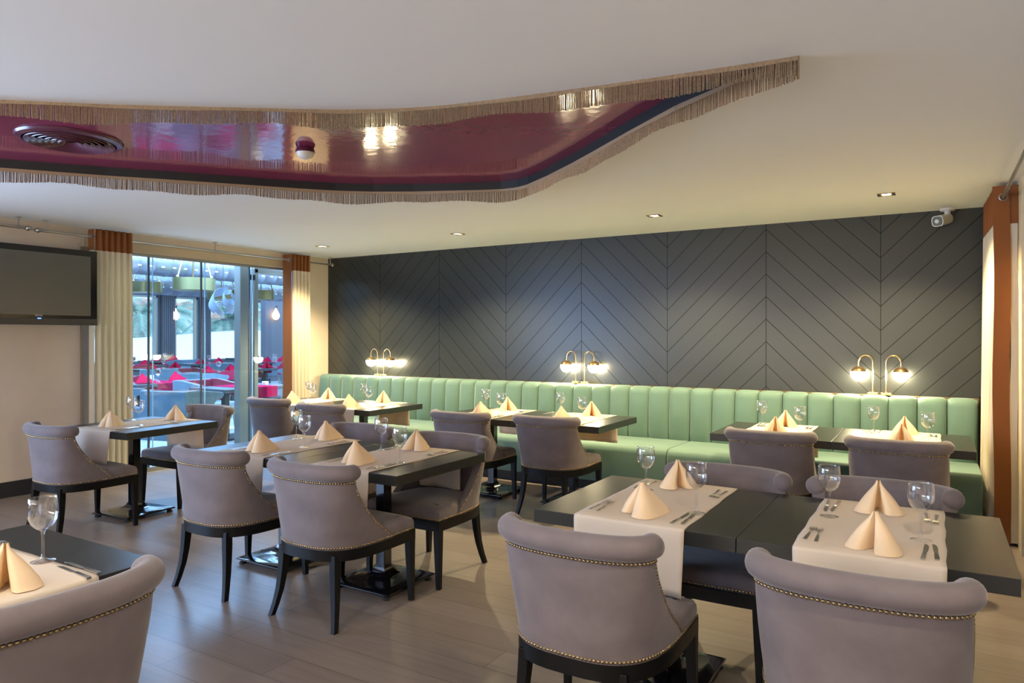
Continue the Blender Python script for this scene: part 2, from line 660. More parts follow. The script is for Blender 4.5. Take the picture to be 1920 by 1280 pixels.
def fringe(path, label, far):
    pts = resample([(x, y, 0) for x, y in path], 0.0075)
    m = MB()
    for i, p in enumerate(pts):
        t = (pts[min(i + 1, len(pts) - 1)] - pts[max(0, i - 1)]).normalized()
        nrm = Vector((-t.y, t.x, 0))
        s = i * 0.0075
        Ln = 0.083 + 0.009 * math.sin(s * 5.1) + 0.006 * math.sin(s * 11.3 + 1) + random.uniform(-0.003, 0.003)
        dx = random.uniform(-0.0015, 0.0015)
        c = p + t * dx
        w = 0.0029
        z0, z1 = CEIL + 0.002, CEIL - Ln
        bot = c + t * random.uniform(-0.002, 0.002) + nrm * random.uniform(-0.002, 0.002)
        ring0 = [c + t * w, c + nrm * w, c - t * w, c - nrm * w]
        ring1 = [bot + t * w, bot + nrm * w, bot - t * w, bot - nrm * w]
        m.loft([[(q.x, q.y, z0) for q in ring0], [(q.x, q.y, z1) for q in ring1]])
    o = obj('ceiling_fringe', m, M['fringe'], smooth=False)
    tag(o, label, 'fringe', kind='stuff')
    m = MB()
    tp = resample([(x, y, 0) for x, y in path], 0.05)
    r0, r1 = [], []
    rings = []
    for i, p in enumerate(tp):
        t = (tp[min(i + 1, len(tp) - 1)] - tp[max(0, i - 1)]).normalized()
        nrm = Vector((-t.y, t.x, 0)) * 0.003
        zz = CEIL - 0.017 + 0.003 * math.sin(i * 0.35)
        rings.append([(p.x + nrm.x, p.y + nrm.y, CEIL + 0.003), (p.x - nrm.x, p.y - nrm.y, CEIL + 0.003),
                      (p.x - nrm.x, p.y - nrm.y, zz), (p.x + nrm.x, p.y + nrm.y, zz)])
    m.loft(rings)
    obj('heading_tape', m, M['tape'] if far else M['fringe'], o)
    return o


fringe(RIM_NEAR, 'gold beaded fringe hanging from the near curved edge of the plum ceiling recess', False)
fringe(RIM_FAR, 'gold beaded fringe along the far edge of the plum ceiling recess, ending in its point', True)

# round ceiling diffuser in the plum recess
vent = thing('ceiling_diffuser', 'round plum painted air diffuser of concentric rings in the recess', 'air vent', (-4.37, 2.20, CEIL + 0.06))
vent.scale = (0.83, 0.83, 1)
m = MB()
m.lathe([(0.0, -0.004), (0.30, -0.004), (0.30, 0), (0.0, 0)], n=48)
obj('back_plate', m, M['black_gloss'], vent)
for k, r in enumerate((0.05, 0.09, 0.13, 0.17, 0.21, 0.25)):
    m = MB()
    m.lathe([(r, -0.008), (r + 0.028, -0.028), (r + 0.030, -0.024), (r + 0.002, -0.004)], n=48)
    obj('ring', m, M['purple_paint'], vent)
m = MB()
m.lathe([(0.285, -0.004), (0.29, -0.022), (0.325, -0.014), (0.335, -0.001), (0.285, -0.001)], n=56)
obj('outer_flange', m, M['purple_paint'], vent)
sm = thing('smoke_detector', 'white domed smoke detector on the plum ceiling recess', 'smoke detector', (-3.33, 3.05, CEIL + 0.06))
m = MB()
m.lathe([(0, 0), (0.050, 0), (0.056, -0.012), (0.060, -0.026), (0.057, -0.030), (0, -0.030)], n=28)
obj('base', m, M['purple_paint'], sm)
m = MB()
m.lathe([(0.0, -0.030), (0.054, -0.030), (0.052, -0.042), (0.040, -0.058), (0.026, -0.066), (0.0, -0.068)], n=28)
obj('dome', m, M['white_plastic'], sm)

# downlights
DL = ['farthest right, beside the camera', 'second from the right', 'third from the right', 'leftmost, near the window corner']
for k, (x, y) in enumerate(SPOTS):
    t = thing('downlight', 'square recessed ceiling downlight over the bench, ' + DL[k], 'ceiling light', (x, y, CEIL), 0,
              'downlights over the bench')
    m = MB()
    for a in (-1, 1):
        m.box(min(a * 0.037, a * 0.062), max(a * 0.037, a * 0.062), -0.062, 0.062, -0.005, -0.0005)
        m.box(-0.037, 0.037, min(a * 0.037, a * 0.062), max(a * 0.037, a * 0.062), -0.005, -0.0005)
    obj('frame', m, M['lampbody'], t, smooth=False)
    m = MB()
    m.lathe([(0, -0.0015), (0.030, -0.0015), (0.030, -0.0005), (0, -0.0005)], n=20)
    obj('lens', m, M['lens'], t)

# ------------------------------------------------------------------ bench along the back wall
MOD = [-7.34, -4.73, -2.115, 0.2995]
bench_names = ['left', 'middle', 'right']
for k in range(3):
    x0, x1 = MOD[k], MOD[k + 1]
    if k == 2:
        x1 = 0.2995
    b = thing('bench_seat', 'sage green channel-tufted velvet bench along the dark wall, %s section' % bench_names[k], 'bench',
              ((x0 + x1) / 2, 6.6, 0), 0, 'bench sections')
    hw = (x1 - x0) / 2
    # seat cushion with rounded front
    prof = [(-0.355, 0.10), (-0.36, 0.40), (-0.352, 0.435), (-0.33, 0.455), (-0.28, 0.462), (0.30, 0.452), (0.38, 0.45), (0.38, 0.10)]
    m = MB()
    rings = []
    for xx, ins in [(-hw + 0.002, 0.012), (-hw + 0.008, 0.002), (-hw + 0.03, 0), (hw - 0.03, 0), (hw - 0.008, 0.002), (hw - 0.002, 0.012)]:
        rings.append([(xx, y + (ins if y < 0 else 0), z - (ins if z > 0.3 else 0)) for y, z in prof])
    m.loft(rings)
    obj('seat', m, M['green'], b, angle=50)
    m = MB()
    m.box(-hw + 0.01, hw - 0.01, -0.30, 0.4, 0.0, 0.10)
    obj('plinth', m, M['rubber'], b, smooth=False)
    cuts = [(x1 - x0) * j / 12 for j in range(13)] if k < 2 else [(x1 - x0) * j / 11 for j in range(12)]
    for j in range(len(cuts) - 1):
        a = -hw + cuts[j]
        cw = cuts[j + 1] - cuts[j]
        m = MB()
        rings = []
        N = 9
        for i in range(N):
            u = i / (N - 1)
            bul = 0.030 * (1 - abs(2 * u - 1) ** 3.0)
            xx = a + 0.003 + (cw - 0.006) * u
            drop = 0.018 * abs(2 * u - 1) ** 4
            prof = [(0.40, 0.44), (0.352 - bul * 0.6, 0.44), (0.345 - bul, 0.52), (0.360 - bul, 0.75), (0.372 - bul, 0.905),
                    (0.380 - bul, 0.945 - drop), (0.396 - bul * 0.8, 0.968 - drop), (0.425, 0.978 - drop), (0.50, 0.975 - drop),
                    (0.54, 0.96 - drop), (0.54, 0.44)]
            rings.append([(xx, y, z) for y, z in prof])
        m.loft(rings)
        obj('backrest_channel', m, M['green'], b, angle=60)
m = MB()
m.box(-7.385, 0.31, 7.115, 7.199, 0.0, 0.968)
o = struct('trim_5', m, M['ledge'], label='brown ledge between the green bench and the dark wall', smooth=False)

# ------------------------------------------------------------------ lamps on the ledge
lamp = None


def make_lamp():
    t = thing('globe_lamp', 'x', 'lamp')
    m = MB()
    m.lathe([(0, 0), (0.045, 0), (0.047, 0.004), (0.047, 0.016), (0.044, 0.020), (0.012, 0.021), (0.010, 0.03), (0, 0.03)], n=28)
    obj('base', m, M['brass'], t)
    pts = [(0, 0, 0.02), (0, 0, 0.15), (0, 0, 0.285)]
    for k in range(1, 13):
        a = PI * k / 12
        pts.append((-0.058 + 0.058 * math.cos(a), 0, 0.285 + 0.068 * math.sin(a)))
    pts.append((-0.116, 0, 0.265))
    pts.append((-0.116, 0, 0.248))
    m = MB()
    m.tube(pts, 0.0062, 10)
    obj('stem', m, M['brass'], t)
    R0, cz = 0.066, 0.185
    m = MB()
    prof = [(R0 * 1.01 * math.sin(a), cz + R0 * 1.01 * math.cos(a)) for a in [R(d) for d in (0, 8, 16, 26, 36, 46, 56, 66, 73)]]
    prof += [(prof[-1][0] - 0.002, prof[-1][1] - 0.001)]
    m.lathe(prof, -0.116, 0, 0, 28)
    obj('cap', m, M['cap'], t)
    m = MB()
    prof = [(R0 * math.sin(a), cz + R0 * math.cos(a)) for a in [R(d) for d in range(71, 181, 8)]] + [(0, cz - R0)]
    m.lathe(prof, -0.116, 0, 0, 28)
    obj('globe', m, M['opal'], t)
    return t


LP = Placer(make_lamp(), 'brass globe lamps on the ledge')
for c, nm in ((-6.33, 'by the window corner'), (-3.40, 'at mid wall'), (-0.435, 'farthest right')):
    LP.put((c - 0.053, 7.10, 0.975), 0, 'lit globe lamp on arched brass stem, left of the pair ' + nm)
    LP.put((c + 0.053, 7.10, 0.975), PI, 'lit globe lamp on arched brass stem, right of the pair ' + nm)


# ------------------------------------------------------------------ dining chair
def interp(tab, x):
    for (a, va), (b, vb) in zip(tab[:-1], tab[1:]):
        if x <= b:
            f = (x - a) / (b - a)
            return va + (vb - va) * max(0, min(1, f))
    return tab[-1][1]


EDGE = [(0.402, 0.108), (0.425, 0.092), (0.45, 0.066), (0.48, 0.030), (0.51, -0.006), (0.545, -0.042), (0.58, -0.073), (0.61, -0.098),
        (0.64, -0.120), (0.67, -0.140), (0.70, -0.156), (0.735, -0.170), (0.77, -0.178), (0.80, -0.180)]


def shell(th, z, off=0.0):
    ye = interp(EDGE, z)
    f = (z - 0.40) / 0.40
    w = 0.290 - 0.006 * f * f - off
    yb = -0.278 - 0.028 * f + off
    nn = 3.0 - 0.75 * f
    c, s = math.cos(th), math.sin(th)
    x = w * math.copysign(abs(c) ** (2 / nn), c)
    y = ye - (ye - yb) * abs(s) ** (2 / nn)
    return Vector((x, y, z))


def dome_nails(m, pts, r=0.0066, n=7):
    for p, nr in pts:
        nr = nr.normalized()
        a = Vector((0, 0, 1)) if abs(nr.z) < 0.9 else Vector((1, 0, 0))
        u = nr.cross(a).normalized()
        w = nr.cross(u)
        rings = []
        for rr, h in ((1.0, 0.0), (0.82, 0.42), (0.40, 0.68)):
            rings.append([tuple(p + (u * math.cos(2 * PI * k / n) + w * math.sin(2 * PI * k / n)) * r * rr + nr * h * r) for k in range(n)])
        m.loft(rings)


def spaced(pn, step):
    out = [pn[0]]
    acc = 0
    for (a, na), (b, nb) in zip(pn[:-1], pn[1:]):
        d = (b - a).length
        if d < 1e-9:
            continue
        t = step - acc
        while t <= d:
            f = t / d
            out.append((a.lerp(b, f), na.lerp(nb, f)))
            t += step
        acc = d - (t - step)
    return out


def make_chair():
    t = thing('dining_chair', 'x', 'chair')
    TH = [PI * k / 40 for k in range(41)]
    # denser near the ends
    TH = [0.5 * PI * (1 - math.cos(PI * k / 40)) * 1.0 for k in range(41)]
    m = MB()
    outer = [[shell(a, z) for a in TH] for z, _ in EDGE]
    inner = [[shell(a, z, 0.052) for a in TH] for z, _ in EDGE]
    nT = len(TH)
    rings = []
    for ro, ri in zip(outer, inner):
        # front edges are padded: a point a little ahead of the edge at both ends
        e0 = (ro[0] + ri[0]) / 2 + Vector((0, 0.012, 0))
        e1 = (ro[-1] + ri[-1]) / 2 + Vector((0, 0.012, 0))
        ring = [*ro, e1, *reversed(ri), e0]
        rings.append([tuple(p) for p in ring])
    m.loft(rings)
    back = obj('backrest', m, M['velvet'], t, angle=60)
    # rolled top
    m = MB()
    zc = 0.800
    pts = []
    for a in TH:
        p = shell(a, zc, 0.010)
        pts.append(p)
    pts = [pts[0] + Vector((0, 0.022, 0)), pts[0] + Vector((0, 0.012, 0))] + pts[1:-1] + [pts[-1] + Vector((0, 0.012, 0)), pts[-1] + Vector((0, 0.022, 0))]
    pts = resample(pts, 0.018)
    rr = [0.0425] * len(pts)
    rr[0] = 0.034
    rr[-1] = 0.034
    ends = [pts[0] + (pts[0] - pts[1]).normalized() * 0.004]
    ende = [pts[-1] + (pts[-1] - pts[-2]).normalized() * 0.004]
    m.tube(ends + pts + ende, [0.012] + rr + [0.012], 18)
    obj('top_roll', m, M['velvet'], t, angle=70)
    # seat cushion
    def plan(off):
        pts = [(-0.285 + off, 0.295 - off), ]
        out = []
        # front edge slightly bowed
        for k in range(9):
            u = k / 8
            out.append((-(0.285 - off) + 2 * (0.285 - off) * u, 0.296 - off + 0.012 * (1 - (2 * u - 1) ** 2)))
        out += [(0.287 - off, 0.22), (0.286 - off, 0.12), (0.26 - off, 0.06), (0.245 - off, -0.02), (0.225 - off, -0.12), (0.16 - off, -0.20 + off),
                (0.0, -0.215 + off)]
        out += [(-x, y) for x, y in reversed(out[9:-1])]
        return out
    m = MB()
    lv = [(0.401, 0.004), (0.425, 0.0), (0.452, 0.002), (0.468, 0.010), (0.477, 0.026), (0.482, 0.06), (0.485, 0.12)]
    m.loft([[(x, y, z + 0.0) for x, y in plan(o)] for z, o in lv])
    obj('seat', m, M['velvet'], t, angle=60)
    # wooden seat frame
    m = MB()
    out = []
    for a in TH:
        p = shell(a, 0.402, -0.002)
        out.append((p.x, p.y))
    out = [(0.288, 0.305), (0.292, 0.20)] + out + [(-0.292, 0.20), (-0.288, 0.305)]
    fr = [(-0.288 + 0.576 * k / 8, 0.305 + 0.012 * (1 - (2 * k / 8 - 1) ** 2)) for k in range(1, 8)]
    m.prism(out + fr, 0.345, 0.402)
    obj('seat_frame', m, M['blackwood'], t, angle=30)
    for sx in (1, -1):
        m = MB()
        rings = []
        for z, w, cx, cy in ((0.36, 0.022, 0.266, 0.283), (0.28, 0.0205, 0.267, 0.283), (0.0, 0.0135, 0.274, 0.287)):
            rings.append([(sx * (cx + a * w), cy + b * w, z) for a, b in ((-1, -1), (1, -1), (1, 1), (-1, 1))])
        m.loft(list(reversed(rings)))
        obj('leg', m, M['blackwood'], t, smooth=False, bevel=0.002)
    for sx in (1, -1):
        m = MB()
        rings = []
        for z, w, cx, cy in ((0.375, 0.022, 0.188, -0.222), (0.30, 0.022, 0.191, -0.224), (0.22, 0.020, 0.197, -0.229), (0.14, 0.018, 0.206, -0.238),
                             (0.06, 0.016, 0.220, -0.254), (0.0, 0.015, 0.233, -0.270)):
            rings.append([(sx * (cx + a * w * 0.9), cy + b * w, z) for a, b in ((-1, -1), (1, -1), (1, 1), (-1, 1))])
        m.loft(list(reversed(rings)))
        obj('leg', m, M['blackwood'], t, angle=30, bevel=0.002)
    # nailheads
    m = MB()
    step = 0.0145
    pn = []
    for a in TH:
        p = shell(a, 0.412, -0.001)
        q = shell(a, 0.412, 0.02)
        pn.append((p, (p - q)))
    start = [(Vector((0, 0.3095, 0.412)), Vector((0, 1, 0))), (Vector((0.15, 0.3065, 0.412)), Vector((0, 1, 0))), (Vector((0.28, 0.298, 0.412)), Vector((0.3, 1, 0))),
             (Vector((0.287, 0.29, 0.412)), Vector((1, 0.2, 0))), (Vector((0.289, 0.2, 0.412)), Vector((1, 0, 0)))]
    end = [(Vector((-p.x, p.y, p.z)), Vector((-n_.x, n_.y, n_.z))) for p, n_ in reversed(start)]
    dome_nails(m, spaced(start + pn + end, step))
    pn = []
    for a in TH:
        p = shell(a, 0.752, -0.001)
        q = shell(a, 0.752, 0.02)
        pn.append((p, (p - q)))
    dome_nails(m, spaced(pn[2:-2], step))
    for sgn in (0, 1):
        pn = []
        for z, _ in EDGE:
            if z > 0.76 or z < 0.41:
                continue
            a = 0.16 if not sgn else PI - 0.16
            p = shell(a, z, -0.001)
            ye = interp(EDGE, z)
            p.y = ye - 0.010
            pn.append((p, Vector((1 if not sgn else -1, 0, 0))))
        dome_nails(m, spaced(pn, step))
    obj('nailhead_trim', m, M['nail'], t)
    return t


CH_P = Placer(make_chair(), 'mauve-grey nailhead dining chairs')


def chair(x, y, deg, label):
    return CH_P.put((x, y, 0), R(deg), label)


V = 'mauve-grey velvet chair '
chair(-1.085, 2.43, 0, V + 'in the foreground, near side of front right table, left one')
chair(-0.20, 2.455, 1, V + 'in the bottom right corner, seen from behind')
chair(-0.905, 3.375, 179, V + 'on the far side of the front right table, left one')
chair(-0.21, 3.375, 180, V + 'on the far side of the front right table, right one')
chair(-2.83, 2.84, 0, V + 'at the centre table, near side, right one')
chair(-3.68, 2.835, 0, V + 'at the centre table, near side, left one')
chair(-2.795, 3.625, 180, V + 'at the centre table, far side, right one facing the camera')
chair(-3.66, 3.69, 178, V + 'at the centre table, far side, left one mostly hidden behind a napkin')
chair(-5.71, 2.94, 0, V + 'at the single table by the window, near side, under the screen')
chair(-5.90, 4.02, 180, V + 'at the single table by the window, far side, backed to the glass')
chair(-6.13, 5.30, 0, V + 'at the bench table nearest the window, left one')
chair(-5.18, 5.14, 0, V + 'at the bench table nearest the window, right one')
chair(-3.60, 5.27, 0, V + 'at the middle bench table, left one')
chair(-2.79, 5.36, 0, V + 'at the middle bench table, right one')
chair(-1.01, 5.39, 0, V + 'at the right bench table, left one')
chair(-0.215, 5.37, 0, V + 'at the right bench table, right one')
chair(-2.215, 0.965, 90, V + 'in the bottom left corner, back to the camera')
chair(-3.47, 1.02, -92, V + 'at the left picture edge, only the end of its roll showing')


# ------------------------------------------------------------------ pedestal tables
TS = 0.8625


def make_table():
    t = thing('dining_table', 'x', 'table')
    h = TS / 2 - 0.0012
    m = MB()
    m.box(-h, h, -h, h, 0.694, 0.75)
    obj('tabletop', m, M['tabletop'], t, smooth=False, bevel=0.0015)
    m = MB()
    OX, OY = 0.03, -0.08
    m.box(OX - 0.034, OX + 0.034, OY - 0.034, OY + 0.034, 0.055, 0.694)
    obj('column', m, M['pedestal'], t, smooth=False, bevel=0.004)
    m = MB()
    m.box(-0.2, 0.2, -0.2, 0.2, 0.682, 0.6935)
    obj('top_plate', m, M['pedestal'], t, smooth=False)
    rings = []
    for z, w in ((0.026, 0.215), (0.030, 0.222), (0.036, 0.222), (0.041, 0.212), (0.046, 0.16), (0.052, 0.11), (0.060, 0.078), (0.072, 0.056), (0.088, 0.044), (0.105, 0.037)):
        rings.append([(OX + a * w, OY + b * w, z) for a, b in ((-1, -1), (1, -1), (1, 1), (-1, 1))])
    m = MB()
    m.loft(rings)
    obj('base_plate', m, M['pedestal'], t, angle=30)
    for a in (-1, 1):
        for b in (-1, 1):
            m = MB()
            m.lathe([(0, 0), (0.024, 0), (0.026, 0.006), (0.020, 0.014), (0.010, 0.018), (0.010, 0.028), (0, 0.028)], OX + a * 0.19, OY + b * 0.19, 0, 14)
            obj('foot', m, M['rubber'], t)
    return t


TB = Placer(make_table(), 'black square pedestal tables')
T = {
    'A1': (-1.068, 3.095, 0, 'front right table, left half'),
    'A2': (-0.205, 3.095, 0, 'front right table, right half'),
    'M1': (-3.765, 3.33, 0, 'centre table, left half'),
    'M2': (-2.902, 3.33, 0, 'centre table, right half'),
    'L1': (-5.82, 3.50, 5, 'single table by the window'),
    'N1': (-6.167, 5.725, 0, 'bench table nearest window, left half'),
    'N2': (-5.304, 5.725, 0, 'bench table nearest window, right half'),
    'P1': (-3.673, 5.755, 0, 'middle bench table, left half'),
    'P2': (-2.81, 5.755, 0, 'middle bench table, right half'),
    'Q1': (-1.068, 5.875, 0, 'right bench table, left half'),
    'Q2': (-0.205, 5.875, 0, 'right bench table, right half'),
    'F': (-2.668, 0.975, 90, 'bottom left corner table'),
}
TL = {}
for k, (x, y, a, d) in T.items():
    t = TB.put((x, y, 0), R(a), 'black square pedestal table, the ' + d)


# ------------------------------------------------------------------ runners, napkins, glasses, cutlery
def make_runner(seed, name='table_runner', front=0.262, back=0.262):
    rnd = random.Random(seed)
    hw = 0.236
    he = TS / 2 + 0.003
    zt = 0.7515
    prof = []
    for k in range(9):
        prof.append((-he - 0.001, zt - front + (front - 0.012) * k / 8, 1 - k / 8))
    prof += [(-he + 0.002, zt - 0.003, 0), (-he + 0.009, zt, 0)]
    for k in range(1, 12):
        prof.append((-he + 0.009 + (2 * he - 0.018) * k / 12, zt, 0))
    prof += [(he - 0.009, zt, 0), (he - 0.002, zt - 0.003, 0)]
    for k in range(9):
        prof.append((he + 0.001, zt - 0.012 - (back - 0.012) * k / 8, k / 8))
    rings = []
    N = 24
    ph = rnd.uniform(0, 6)
    for y, z, hang in prof:
        row = []
        for i in range(N + 1):
            u = i / N * 2 - 1
            sg = -1 if y < 0 else 1
            wv = sg * hang * (0.010 + 0.009 * math.sin(u * 5 + ph) + 0.006 * math.sin(u * 11 + ph * 2))
            wx = 0.0025 * math.sin(y * 23 + ph + u)
            zz = z + 0.0010 + (0.0010 * math.sin(y * 9 + u * 4 + ph) if hang == 0 else 0)
            xx = u * hw * (1 - 0.03 * hang) + wx
            row.append((xx, y + wv, zz))
        rings.append(row)
    m = MB()
    m.loft(rings, closed=False)
    me = m.mesh('table_runner', M['runner'], True, 80)
    return me


RUN = [make_runner(s) for s in (1, 2, 3)]
for i, (k, (x, y, a, d)) in enumerate(T.items()):
    o = obj('table_runner', RUN[i % 3], None, loc=(x, y, 0), solid=0.0018)
    o.rotation_euler = (0, 0, R(a + (0 if i % 2 else 180)))
    tag(o, 'cream linen runner draped across the ' + d, 'table runner', 'cream table runners')
    if k in ('P2',):
        mm = MB()
        mm.box(0.165, 0.19, TS / 2 + 0.010, TS / 2 + 0.013, 0.505, 0.52)
        o.rotation_euler = (0, 0, 0)
        obj('care_tag', mm, M['tag'], o, smooth=False)


def make_napkin(seed):
    """pyramid fold: two rolled front edges with a slit between them, a sloping ridge running to a tail"""
    rnd = random.Random(seed)
    h = 0.134
    L = 0.142
    base = []
    # half outline of the base (y>=0), from slit depth to tail
    half = [(0.050, 0.003), (0.015, 0.010), (-0.020, 0.015), (-0.052, 0.020), (-0.070, 0.034), (-0.070, 0.052), (-0.060, 0.078), (-0.034, 0.095),
            (0.000, 0.092), (0.040, 0.070), (0.080, 0.043), (0.118, 0.018), (L, 0.0)]
    outl = half + [(x, -y) for x, y in reversed(half[:-1])]
    rings = []
    NL = 12
    j = [rnd.uniform(-1, 1) for _ in outl]
    for i in range(NL + 1):
        t = i / NL
        s = 1 - t
        bul = 0.22 * math.sin(PI * t) * (1 - 0.3 * t)
        ring = []
        for k, (x, y) in enumerate(outl):
            ss = s + bul * 0.42 * (1 if x < 0.05 else 0.25)
            px = x * ss - 0.004 * t
            py = y * (ss + 0.0)
            r0 = 0.009
            if t > 0.8:
                q = (t - 0.8) / 0.2
                d = math.hypot(x, y) + 1e-6
                px = px * (1 - q * 0.3) + (x / d) * r0 * q
                py = py * (1 - q * 0.3) + (y / d) * r0 * q * 0.8
            wob = 0.0022 * j[k] * math.sin(t * 5 + k)
            zz = h * (1 - (1 - t) ** 1.0) + (0.002 if i == 0 else 0) + (0.003 * math.sin(k * 0.9) if 0 < i < 3 else 0)
            ring.append((px + wob, py + wob, max(0, zz)))
        rings.append(ring)
    m = MB()
    m.loft(rings)
    return m.mesh('napkin', M['napkin'], True, 75)


NAPS = [make_napkin(s) for s in (11, 12, 13)]
m = MB()
m.lathe([(0, 0), (0.036, 0), (0.0365, 0.0015), (0.030, 0.0035), (0.012, 0.0075), (0.0055, 0.014), (0.0042, 0.03), (0.0042, 0.085), (0.0055, 0.098), (0.010, 0.1045),
         (0.022, 0.111), (0.034, 0.124), (0.0415, 0.142), (0.0440, 0.160), (0.0435, 0.180), (0.0420, 0.198), (0.0405, 0.211), (0.0395, 0.2118),
         (0.0388, 0.211), (0.0405, 0.198), (0.0420, 0.180), (0.0425, 0.160), (0.0400, 0.143), (0.0327, 0.126), (0.021, 0.1135), (0.008, 0.108), (0, 0.107)], n=36)
GLASS = m.mesh('wine_glass', M['wineglass'], True, 60)


def fork_mesh():
    m = MB()
    # handle
    rings = []
    for x, w, z, th in ((-0.095, 0.0062, 0.0005, 0.0022), (-0.09, 0.0068, 0.0005, 0.0024), (-0.02, 0.0050, 0.001, 0.0024), (0.010, 0.0030, 0.003, 0.0024), (0.035, 0.0030, 0.006, 0.0022),
                        (0.045, 0.0085, 0.0065, 0.0018), (0.052, 0.0115, 0.005, 0.0016), (0.058, 0.0118, 0.004, 0.0015)):
        rings.append([(x, -w, z), (x, w, z), (x, w, z + th), (x, -w, z + th)])
    m.loft(rings)
    for k in range(4):
        c = -0.0102 + 0.0068 * k
        rings = []
        for x, w, z in ((0.057, 0.0015, 0.004), (0.078, 0.0013, 0.0025), (0.096, 0.0007, 0.005)):
            rings.append([(x, c - w, z), (x, c + w, z), (x, c + w, z + 0.0014), (x, c - w, z + 0.0014)])
        m.loft(rings)
    return m.mesh('fork', M['steel'], True, 40)


def knife_mesh():
    m = MB()
    rings = []
    for x, w, th in ((-0.105, 0.0068, 0.005), (-0.10, 0.0075, 0.0055), (-0.02, 0.0060, 0.0052), (-0.008, 0.0052, 0.004)):
        rings.append([(x, -w, 0.0003), (x, w, 0.0003), (x, w, th), (x, -w, th)])
    m.loft(rings)
    rings = []
    for x, a, b in ((-0.008, -0.0045, 0.0045), (0.0, -0.0070, 0.0070), (0.05, -0.0080, 0.0080), (0.085, -0.0060, 0.0080), (0.10, -0.0005, 0.0075), (0.106, 0.0045, 0.0065)):
        rings.append([(x, a, 0.0008), (x, b, 0.0008), (x, b, 0.0026), (x, a, 0.0014)])
    m.loft(rings)
    return m.mesh('knife', M['steel'], True, 40)


FORK, KNIFE = fork_mesh(), knife_mesh()


def put(name, me, x, y, z, deg, label, cat, group, sc=None):
    o = bpy.data.objects.new(name, me)
    COL.objects.link(o)
    o.location = (x, y, z)
    o.rotation_euler = (0, 0, R(deg))
    if sc:
        o.scale = sc
    return tag(o, label, cat, group)


# napkin yaw: direction in which its tail points (degrees, world)
NAP = {  # table: (near dx, dy, turn), (far dx, dy, turn); turn = how far the opening is turned left of the room's front corner
    'A1': ((0.012, -0.285, 62), (-0.03, 0.31, -22)), 'A2': ((0.025, -0.33, 28), (-0.005, 0.27, -4)),
    'M1': ((-0.005, -0.265, 66), (-0.02, 0.33, 72)), 'M2': ((-0.015, -0.275, 70), (-0.03, 0.31, 38)),
    'L1': ((-0.03, -0.25, 58), (0.02, 0.33, 35)), 'N1': ((0.0, -0.27, 110), (-0.02, 0.30, 15)),
    'N2': ((0.0, -0.27, 105), (-0.02, 0.30, 30)), 'P1': ((0.02, -0.27, 60), (-0.03, 0.29, -15)),
    'P2': ((0.01, -0.28, 115), (0.03, 0.30, -5)), 'Q1': ((0.02, -0.25, 4), (0.0, 0.28, 0)),
    'Q2': ((0.0, -0.28, 2), (0.0, 0.28, -3)),
}
GL = {
    'A1': ((0.203, -0.155), (-0.137, 0.157)), 'A2': ((0.158, -0.123), (-0.174, 0.077)), 'M1': ((0.13, -0.01), (-0.21, 0.225)),
    'M2': ((0.19, -0.12), (-0.204, 0.161)), 'L1': ((0.10, -0.09), (-0.30, 0.13)), 'N1': ((0.19, -0.145), (-0.24, 0.205)),
    'N2': ((0.165, -0.145), (-0.225, 0.205)), 'P1': ((0.17, -0.155), (-0.23, 0.195)), 'P2': ((0.15, -0.155), (-0.24, 0.195)),
    'Q1': ((0.18, -0.155), (-0.165, 0.175)), 'Q2': ((0.155, -0.155), (-0.205, 0.175)),
}
ZT = 0.7537
i = 0
for k, (x, y, a, d) in T.items():
    if k == 'F':
        continue
    ca, sa = math.cos(R(a)), math.sin(R(a))

    def wp(dx, dy):
        return x + dx * ca - dy * sa, y + dx * sa + dy * ca
    for s, (dx, dy, yaw) in zip(('near', 'far'), NAP[k]):
        px, py = wp(dx, dy)
        yaw = math.degrees(math.atan2(-py, -px)) + 180 - yaw
        put('napkin', NAPS[i % 3], px, py, ZT, yaw, 'peach napkin folded into a pyramid, %s side of the %s' % (s, d), 'napkin', 'folded peach napkins')
        i += 1
    for s, (dx, dy) in zip(('near', 'far'), GL[k]):
        px, py = wp(dx, dy)
        put('wine_glass', GLASS, px, py, ZT, 0, 'empty stemmed wine glass at the %s setting, %s' % (s, d), 'wine glass', 'wine glasses')
    for s, sg in (('near', 1), ('far', -1)):
        for q, nm in ((0, 'outer'), (1, 'inner')):
            for me, name, side in ((FORK, 'fork', -1), (KNIFE, 'knife', 1)):
                off = 0.205 - 0.032 * q
                dx = side * sg * off
                dy = -sg * (0.235 + 0.012 * q) * (1.0 if name == 'fork' else 1.12)
                px, py = wp(dx, dy)
                put(name, me, px, py, ZT, a + (90 if sg > 0 else -90) + (-3 if q else 2) * side,
                    'steel %s, %s of two, %s setting, %s' % (name, nm, s, d), name, 'steel cutlery')

# the corner table is laid across, its guests sit at the right and left ends
Fx, Fy = T['F'][0], T['F'][1]
fd = T['F'][3]
put('napkin', NAPS[0], Fx + 0.31, Fy + 0.03, ZT, 150, 'peach napkin folded into a pyramid on the bottom left corner table', 'napkin', 'folded peach napkins')
put('wine_glass', GLASS, -2.535, 1.19, ZT, 0, 'large empty wine glass in the foreground on the bottom left corner table', 'wine glass', 'wine glasses')
put('knife', KNIFE, -2.355, 1.222, ZT, 178, 'steel knife beside the foreground wine glass, upper of the two', 'knife', 'steel cutlery')
put('knife', KNIFE, -2.335, 1.185, ZT, 176, 'steel knife beside the foreground wine glass, lower of the two', 'knife', 'steel cutlery')
put('fork', FORK, -2.93, 1.215, ZT, 2, 'steel fork by the left edge of the picture, upper of the two', 'fork', 'steel cutlery')
put('fork', FORK, -2.915, 1.175, ZT, -2, 'steel fork by the left edge of the picture, lower of the two', 'fork', 'steel cutlery')


